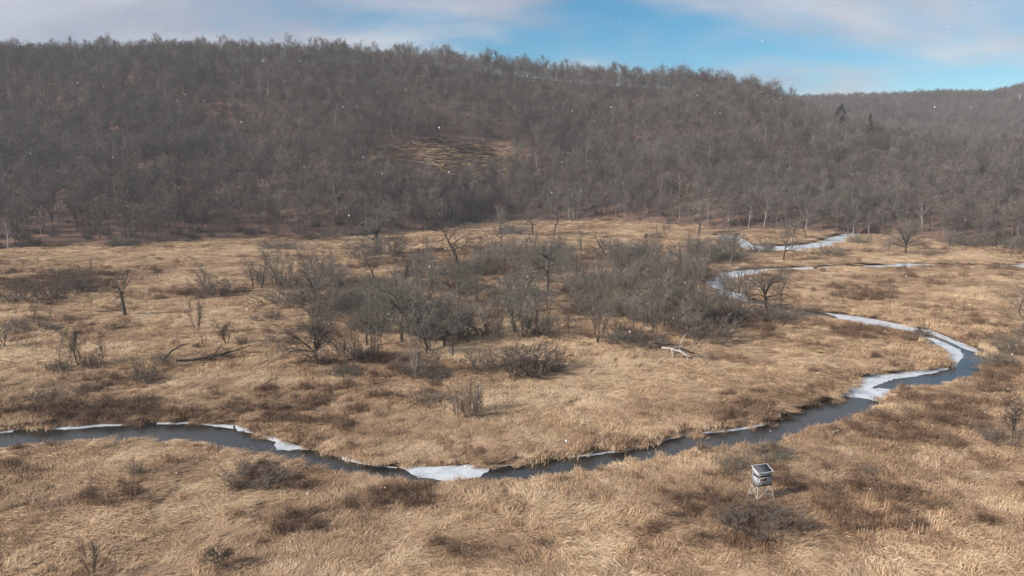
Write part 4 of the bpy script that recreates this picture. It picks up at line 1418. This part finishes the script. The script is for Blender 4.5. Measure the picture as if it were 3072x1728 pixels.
def box_blind(label, x, y, rz, wall_m, trim_m, roof_m, leg_m, slot_m, patch_m, s=1.0, group=None):
    z = float(land(np.array([x]), np.array([y]))[0]) - 0.15
    e = obj('box_blind', None, loc=(x, y, z), label=label, cat='blind', group=group)
    e.rotation_euler = (0, 0, rz)
    e.scale = (s, s, s)
    w, d, t = 0.87, 0.52, 0.04
    z0, zf, zb = 1.75, 3.17, 3.50          # floor, front eave, back eave
    s0, s1 = 2.62, 2.80                    # window slot
    # front wall with a slot, split by a mullion
    fw = boxes('front_wall', [(-w, w, -d, -d + t, z0, s0), (-w, w, -d, -d + t, s1, zf), (-w, -w + .14, -d, -d + t, s0, s1), (w - .12, w, -d, -d + t, s0, s1), (0.02, .10, -d, -d + t, s0, s1)], wall_m, e)
    boxes('window_slot', [(-w + .14, 0.02, -d + .06, -d + .08, s0, s1), (.10, w - .12, -d + .06, -d + .08, s0, s1)], slot_m, fw)
    boxes('patch_panel', [(-.62, .22, -d - .02, -d - .002, 2.22, 2.56)], patch_m, fw)
    boxes('back_wall', [(-w, w, d - t, d, z0, zb)], wall_m, e)

    def side(sgn, nm):
        xo, xi = sgn * (w - .002), sgn * (w - t)
        a, b_ = min(xo, xi), max(xo, xi)
        yf, yb = -d + t + .002, d - t - .002

        def zt(yy):
            return zf + (zb - zf) * (yy + d) / (2 * d)
        p = boxes(nm, [(a, b_, yf, yb, z0, s0), (a, b_, yf, yf + .1, s0, s1), (a, b_, yb - .12, yb, s0, s1)], wall_m, e)
        hexa('upper_panel', [(a, yf, s1), (b_, yf, s1), (b_, yb, s1), (a, yb, s1), (a, yf, zt(yf)), (b_, yf, zt(yf)), (b_, yb, zt(yb)), (a, yb, zt(yb))], wall_m, p)
        xi2 = sgn * (w - t - .03)
        boxes('window_slot', [(min(xi2, xi2 + .02), max(xi2, xi2 + .02), yf + .1, yb - .12, s0, s1)], slot_m, p)
    side(-1, 'side_wall')
    side(1, 'side_wall')
    boxes('floor', [(-w - .02, w + .02, -d - .02, d + .02, z0 - .10, z0 - .004)], slot_m, e)
    o = .07

    def rz_(yy, k):
        return zf + (zb - zf) * (yy + d) / (2 * d) + k
    rf = hexa('roof', [(-w - o + .05, -d - o + .05, rz_(-d - o, .015)), (w + o - .05, -d - o + .05, rz_(-d - o, .015)), (w + o - .05, d + o - .05, rz_(d + o, .015)), (-w - o + .05, d + o - .05, rz_(d + o, .015)),
                       (-w - o + .05, -d - o + .05, rz_(-d - o, .06)), (w + o - .05, -d - o + .05, rz_(-d - o, .06)), (w + o - .05, d + o - .05, rz_(d + o, .06)), (-w - o + .05, d + o - .05, rz_(d + o, .06))], roof_m, e)
    for a, b_ in (((-w - o, -d - o), (w + o, -d - o)), ((w + o, -d - o), (w + o, d + o)), ((w + o, d + o), (-w - o, d + o)), ((-w - o, d + o), (-w - o, -d - o))):
        bar('roof_edge', (a[0], a[1], rz_(a[1], .04)), (b_[0], b_[1], rz_(b_[1], .04)), .045, trim_m, rf)
    ft = {}
    for sx in (-1, 1):
        for sy in (-1, 1):
            top = (sx * (w - .05), sy * (d - .05), z0 - .08)
            foot = (sx * (w + .22), sy * (d + .34), -0.1)
            ft[sx, sy] = (top, foot)
            bar('leg', top, foot, .06, leg_m, e)
    for k1, k2 in (((-1, -1), (1, -1)), ((1, -1), (-1, -1)), ((-1, -1), (-1, 1)), ((-1, 1), (-1, -1)), ((1, -1), (1, 1)), ((-1, 1), (1, 1))):
        a, b_ = np.array(ft[k1][0]), np.array(ft[k2][0]) * .25 + np.array(ft[k2][1]) * .75
        off = np.array([0, -.05 if k1[1] == -1 else .05, 0])
        bar('brace', a + off * .6, b_ + off * (1.0 if k1[0] < 0 else .4), .045, leg_m, e)
    return e


M_CAMO = camo_mat('white_camouflage', (0.47, 0.48, 0.49), (0.07, 0.07, 0.07))
M_TRIM = plain_mat('white_trim', (0.60, 0.60, 0.59), .5, .3, .1)
M_ROOF = plain_mat('charcoal_roofing', (0.075, 0.078, 0.082), .7, .3, .2, 6)
M_LEG = plain_mat('weathered_lumber', (0.40, 0.36, 0.31), .8, .2, .25, 5)
M_SLOT = plain_mat('dark_slot', (0.02, 0.02, 0.02), .6, .2)
M_RUST = plain_mat('rust_brown_board', (0.15, 0.085, 0.06), .8, .2, .3, 6)
M_OLIVE = camo_mat('dark_olive_boards', (0.075, 0.08, 0.07), (0.03, 0.03, 0.028))
bq = P(2282, 1498, 0)
box_blind('white camouflaged box blind on stilts in the near marsh', bq[0], bq[1], math.radians(17), M_CAMO, M_TRIM, M_ROOF, M_LEG, M_SLOT, M_RUST, group='hunting blinds on stilts')
bq = P(1938, 708, 3.0)
box_blind('small dark box blind in the far meadow before the forest', bq[0], bq[1], math.radians(-6), M_OLIVE, M_OLIVE, M_OLIVE, M_LEG, M_SLOT, M_OLIVE, s=1.0, group='hunting blinds on stilts')

# ------------------------------------------------------------------ the forest
forest_w = []
FORK = []
for s in range(6):
    wgeo, cgeo, Ht = tree(400 + s, 17, .24, 16, .30, .75, .34, .07, .12, LV_FOR, .075, trunk_gnarl=.045, env=dome(.45, .5))
    FORK.append((wgeo, cgeo))
for s in range(2):
    wgeo, cgeo, Ht = tree(420 + s, 16, .22, 13, .32, .85, .38, .05, .2, LV_FOR, .075, trunk_gnarl=.08, env=dome(.6, .5))
    FORK.append((wgeo, cgeo))
for i, (a, b) in enumerate(FORK):
    pale = i in (5,)
    add_proto('forest', [('trunk', a.mesh('trunk', [M_PALE if pale else M_FBARK])), ('crown', b.mesh('crown', [M_FTWIG]))], 17, 8)


def joined(a, b, mats):
    va, qa, ta, _ = a.arrays()
    vb, qb, tb, _ = b.arrays()
    k = len(va)
    return build_mesh('forest_piece', np.concatenate([va, vb]), np.concatenate([qa, qb + k]), np.concatenate([ta, tb + k]), mats,
                      np.concatenate([np.zeros(len(qa)), np.ones(len(qb)), np.zeros(len(ta)), np.ones(len(tb))]))


FJ = [joined(a, b, [M_PALE if i == 5 else M_FBARK, M_FTWIG]) for i, (a, b) in enumerate(FORK)]
rf = np.random.default_rng(123)


def grid_pts(y0, y1, umax, cell, umin=None):
    """jittered points, about one for each cell x cell of ground"""
    out = []
    y = y0
    while y < y1:
        a = -umax * y if umin is None else umin * y
        n = int((umax * y - a) / cell)
        x = a + (np.arange(n) + rf.uniform(0, 1, n)) * cell
        out.append(np.stack([x, y + rf.uniform(-.5, .5, n) * cell * 1.1], 1))
        y += cell
    return np.concatenate(out)


fp = grid_pts(300, 900, 0.86, 6.7)
x, y = fp[:, 0], fp[:, 1]
d0 = edge_dist(x, y)
drx = np.interp(upx(x, y), rx, rd)
ok = (y > d0 + 2) & (y < drx + 22)
fp, d0 = fp[ok], d0[ok]
x, y = fp[:, 0], fp[:, 1]
z = land(x, y, False)
cl = clearing(x, y, z)
px_, py_ = pix(x, y, z)
fld = ((px_ - 3010) / 120) ** 2 + ((py_ - 450) / 26) ** 2
ok = (cl < rf.uniform(0.04, 0.98, len(x))) & (fld > 1) & (px_ > -150) & (px_ < 3222) & (rf.uniform(0, 1, len(x)) > 0.10)
x, y, z, d0, px_ = x[ok], y[ok], z[ok], d0[ok], px_[ok]
order = np.argsort((y - d0) + y * 0.15)
front = [i for i in order if 10 < px_[i] < 3062][:300]
rest = np.ones(len(x), bool)
rest[front] = False
for c, i in enumerate(front):
    sec = 0 if px_[i] < 1000 else (1 if px_[i] < 2000 else 2)
    lab = ['bare grey brown tree in the front rows of the forest, left of the shaggy tree',
           'bare grey brown tree in the front rows of the forest, behind the thicket',
           'bare grey brown tree in the front rows of the forest, behind the old channel'][sec]
    s_ = rf.uniform(.72, 1.12)
    sx_ = s_ * rf.uniform(.85, 1.2)
    place('forest', 'forest_tree', 'tree', lab, float(x[i]), float(y[i]), sx_, s_, None,
          ['front trees of the forest on the left', 'front trees of the forest in the middle', 'front trees of the forest on the right'][sec], variant=int(rf.choice([0, 1, 2, 3, 4, 5, 6, 7], p=[.15, .15, .15, .15, .13, .05, .11, .11])))
X, Y, Z = x[rest], y[rest], z[rest]
n = len(X)
ss = rf.uniform(.66, 1.2, n) * (0.85 + 0.35 * fbm(X * 0.02, Y * 0.02, 91, 2))
ss = ss * np.where(Y > np.interp(upx(X, Y), rx, rd) - 30, rf.uniform(.75, 1.32, n), 1.0)
sw = ss * rf.uniform(.85, 1.3, n)
instancer('hillside_forest', np.stack([X, Y, Z - .2], 1), np.stack([rf.normal(0, .04, n), rf.normal(0, .04, n), rf.uniform(0, 6.28, n)], 1),
          np.stack([sw, sw, ss], 1), rf.choice(8, n, p=[.16, .16, .16, .16, .13, .03, .10, .10]), np.zeros(n), FJ, label='leafless grey brown forest covering the long hillside')
# distant wooded hills on the right
fp = grid_pts(935, 1470, 0.90, 8.5, 0.26)
x, y = fp[:, 0], fp[:, 1]
z = land(x, y, False)
n = len(x)
ss = rf.uniform(.8, 1.2, n)
instancer('distant_forest', np.stack([x, y, z - .2], 1), np.stack([np.zeros(n), np.zeros(n), rf.uniform(0, 6.28, n)], 1),
          np.stack([ss * 1.25, ss * 1.25, ss], 1), rf.choice(8, n, p=[.17, .17, .17, .17, .1, .02, .1, .1]), np.zeros(n), FJ, label='leafless hazy forest on the distant hills')
# undergrowth along and inside the forest foot
UG = [joined(*tree(500 + s, 3.0, .04, 6, .12, .55, .42, .05, .14, LV_SHR[:1] + [(5, .1, 1, .6, .5, 2, .2, .04, 2)], .05, stems=22, stem_lean=.5, stem_spread=1.3, trunk_gnarl=.1, K0=4)[:2], [M_SHRUB, M_SHRUB]) for s in range(3)]
fp = grid_pts(300, 620, 0.86, 7.0)
x, y = fp[:, 0], fp[:, 1]
d0 = edge_dist(x, y)
ok = (y > d0 - 1) & (y < d0 + 60) & (rf.uniform(0, 1, len(x)) < np.where(y < d0 + 12, .45, .2))
x, y = x[ok], y[ok]
z = land(x, y, False)
n = len(x)
ss = rf.uniform(.5, 1.3, n)
instancer('forest_undergrowth', np.stack([x, y, z - .1], 1), np.stack([np.zeros(n), np.zeros(n), rf.uniform(0, 6.28, n)], 1),
          np.stack([ss * 1.2, ss * 1.2, ss], 1), rf.integers(0, 3, n), np.zeros(n), UG, label='dark brushy undergrowth along the foot of the forest')
# scrub on the hillside clearing
fp = grid_pts(480, 760, 0.2, 9.0)
x, y = fp[:, 0], fp[:, 1]
z = land(x, y, False)
ok = (clearing(x, y, z) > .25) & (rf.uniform(0, 1, len(x)) < .6)
x, y, z = x[ok], y[ok], z[ok]
n = len(x)
ss = rf.uniform(.4, 1.0, n)
instancer('clearing_undergrowth', np.stack([x, y, z - .1], 1), np.stack([np.zeros(n), np.zeros(n), rf.uniform(0, 6.28, n)], 1), np.stack([ss * 1.3, ss * 1.3, ss], 1),
          rf.integers(0, 3, n), np.zeros(n), UG, label='low scrub on the pale hillside clearing')


fp = grid_pts(480, 780, 0.2, 3.4)
x, y = fp[:, 0], fp[:, 1]
z = land(x, y, False)
ok = clearing(x, y, z) > rf.uniform(.2, .8, len(x))
x, y, z = x[ok], y[ok], z[ok]
n = len(x)
ss = rf.uniform(1.8, 2.8, n)
ti = .68 + (fbm(x * .05, y * .05, 95, 3) - .5) * 1.5
instancer('clearing_grass', np.stack([x, y, z], 1), np.stack([np.zeros(n), np.zeros(n), rf.uniform(0, 6.28, n)], 1), np.stack([ss, ss, ss * .8], 1),
          rf.integers(0, 9, n), ti, tufts, label='rough tan grass on the hillside clearing')


# ------------------------------------------------------------------ evergreens and pylon on the right
M_NEEDLE = bark_mat('dark_needles', [(0, (0.012, 0.022, 0.016)), (1, (0.026, 0.042, 0.028))])


def conifer(seed, Ht, base_w, broad=False):
    r = np.random.default_rng(seed)
    wood, crown = Geo(), Geo()
    tp = grow(r, np.zeros((1, 3)), np.array([[0, 0, 1.0]]), np.array([Ht]), 8, .01, .02)
    wood.tubes(tp, np.array([Ht * .018]), 6, tip=.1)
    n = 130
    t = np.sort(r.uniform(.10, .99, n))
    a = r.uniform(0, 6.28, n)
    L = base_w / 2 * ((1 - t) ** .8 if not broad else np.sin(np.pi * np.clip(t, 0.12, .97)) ** .6) * r.uniform(.7, 1.1, n) + .15
    st = np.stack([np.zeros(n), np.zeros(n), t * Ht], 1)
    br = grow(r, st, np.stack([np.cos(a), np.sin(a), np.full(n, -.1)], 1), L, 4, .08, -.03)
    wood.tubes(br, np.full(n, .04), 3)
    p, d, LL, rr_ = spawn(r, br, np.full(n, .03), np.maximum(L, 1.2), 16, .1, 1, 1.0, .3, .34)
    tw = grow(r, p, d, LL, 2, .2, -.04)
    crown.ribbons(r, tw, np.full(len(tw), .28))
    return wood, crown


for s, (h_, w_, bd) in enumerate(((14, 8, False), (12, 9, True))):
    a, b = conifer(600 + s, h_, w_, bd)
    add_proto('conifer', [('trunk', a.mesh('trunk', [M_DARK])), ('crown', b.mesh('crown', [M_NEEDLE]))], h_, w_)
for v_, pxx, top, wp, lab in ((1, 2508, 334, 30, 'dark round evergreen on the shoulder of the near hill'), (0, 2597, 360, 30, 'dark pointed spruce where the two hills meet'),
                              (1, 2687, 398, 26, 'small dark evergreen right of the pointed spruce')):
    y = float(np.interp(pxx, rx, rd)) - 12
    x = (pxx - CW / 2) / 2087.0 * y
    z = float(land(np.array([x]), np.array([y]))[0])
    m = y / FPX
    hp = pix(x, y, z)[1] - top
    place('conifer', 'evergreen_tree', 'evergreen', lab, x, y, 1.35 * wp * m / PROTO['conifer'][v_][2], 1.25 * hp * m / PROTO['conifer'][v_][1], group='evergreens on the hills', variant=v_)
y = float(np.interp(2735, rx, rd)) - 12
x = (2735 - CW / 2) / 2087.0 * y
M_RUSSET = bark_mat('russet_leaves', [(0, (0.24, 0.15, 0.09)), (1, (0.36, 0.23, 0.15))])
wgeo, cgeo, _ = tree(640, 12, .2, 14, .2, .7, .36, .06, .14, LV_FOR, .14, env=dome(.5, .5))
add_proto('russet', [('trunk', wgeo.mesh('trunk', [M_FBARK])), ('crown', cgeo.mesh('crown', [M_RUSSET]))], 12, 8)
place('russet', 'russet_tree', 'tree', 'pale russet leafed tree in the gap between the hills', x, y, 1.1, 1.45)

M_STEEL = plain_mat('galvanised_steel', (0.48, 0.45, 0.41), .6, .4)
x, y, z = march(3056, 322)
pyl = obj('power_pylon', None, loc=(x, y, z), label='pale lattice power pylon on the far slope at the right edge', cat='pylon')
ph = 38 * y / FPX
g = Geo()
for sx in (-1, 1):
    for sy in (-1, 1):
        g.tubes(np.array([[(sx * 2.6, sy * 2.6, -1), (sx * 1.4, sy * 1.4, ph * .5), (sx * .5, sy * .5, ph)]]), np.array([.16]), 4, tip=.8)
for k in range(7):
    a0, a1 = k / 7, (k + 1) / 7
    w0, w1 = 2.6 - 2.1 * a0, 2.6 - 2.1 * a1
    for sg in (-1, 1):
        for f_ in (-1, 1):
            g.tubes(np.array([[(sg * w0, f_ * w0, ph * a0), (0, f_ * (w0 + w1) / 2, ph * (a0 + a1) / 2), (-sg * w1, f_ * w1, ph * a1)], [(f_ * w0, sg * w0, ph * a0), (f_ * (w0 + w1) / 2, 0, ph * (a0 + a1) / 2), (f_ * w1, -sg * w1, ph * a1)]], float), np.array([.07, .07]), 3, tip=1)
obj('lattice_mast', g.mesh('lattice_mast', [M_STEEL]), parent=pyl)
for k, hh in enumerate((.62, .78, .93)):
    bar('cross_arm', (-4.2, 0, ph * hh), (4.2, 0, ph * hh), .16, M_STEEL, pyl)
x2, y2, z2 = march(2560, 385)
M_WIRE = plain_mat('power_wire', (0.40, 0.39, 0.38), .5, .4)
for k, dx_ in enumerate((-4.2, 4.2)):
    a = np.array([x + dx_, y, z + ph * .78])
    b = np.array([x2 + dx_, y2, z2 + 22.0])
    t = np.linspace(0, 1, 25)[:, None]
    pts = a + (b - a) * t
    pts[:, 2] -= 14 * (4 * t * (1 - t))[:, 0] * 0.5
    g = Geo()
    g.tubes(pts[None], np.array([.05]), 3, tip=1)
    obj('power_line', g.mesh('power_line', [M_WIRE]), label=['upper', 'lower'][k] + ' pale power line running left from the pylon', cat='power line', group='power lines on the far slope')

# ------------------------------------------------------------------ falling snow
M_SNOW = plain_mat('snow', (0.85, 0.86, 0.88), .6, .3)
rs = np.random.default_rng(8)
n = 850
c = np.stack([rs.uniform(-15, 15, n), rs.uniform(3.2, 17, n), rs.uniform(H - 9, H + 6, n)], 1)
sz = rs.uniform(.0035, .0075, n)
ax = unit(np.stack([rs.normal(.6, .3, n), rs.normal(0, .3, n), rs.normal(-.5, .2, n)], 1))
o3 = np.array([[1, 0, 0], [-1, 0, 0], [0, 1, 0], [0, -1, 0], [0, 0, 1], [0, 0, -1]], float)
v = c[:, None, :] + o3[None] * sz[:, None, None]
v = v + ax[:, None, :] * (np.einsum('nij,nj->ni', v - c[:, None], ax) * .9)[..., None]
tri = np.array([[0, 2, 4], [2, 1, 4], [1, 3, 4], [3, 0, 4], [2, 0, 5], [1, 2, 5], [3, 1, 5], [0, 3, 5]])
obj('snow', build_mesh('snow', v.reshape(-1, 3), None, (np.arange(n)[:, None, None] * 6 + tri[None]).reshape(-1, 3), [M_SNOW]), kind='stuff', label='sparse snowflakes drifting in the air')

# ------------------------------------------------------------------ haze
HAZE = 0.00014
if HAZE:
    mh = bpy.data.materials.new('haze')
    mh.use_nodes = True
    nt = mh.node_tree
    nt.nodes.clear()
    ho = nt.nodes.new('ShaderNodeOutputMaterial')
    pv = nt.nodes.new('ShaderNodeVolumePrincipled')
    pv.inputs['Color'].default_value = (0.86, 0.88, 0.92, 1)
    pv.inputs['Density'].default_value = HAZE
    nt.links.new(pv.outputs[0], ho.inputs['Volume'])
    hb = 2400.0
    c8 = [(-hb, -60, -2.5), (hb, -60, -2.5), (hb, 1800, -2.5), (-hb, 1800, -2.5), (-hb, -60, 330), (hb, -60, 330), (hb, 1800, 330), (-hb, 1800, 330)]
    q = [(0, 3, 2, 1), (4, 5, 6, 7), (0, 1, 5, 4), (1, 2, 6, 5), (2, 3, 7, 6), (3, 0, 4, 7)]
    obj('haze', build_mesh('haze', np.array(c8), np.array(q), None, [mh]), kind='stuff', label='thin pale haze filling the valley air')
print('forest trees', len(X) + 300, 'grass', len(gx), 'weeds', len(fx1))
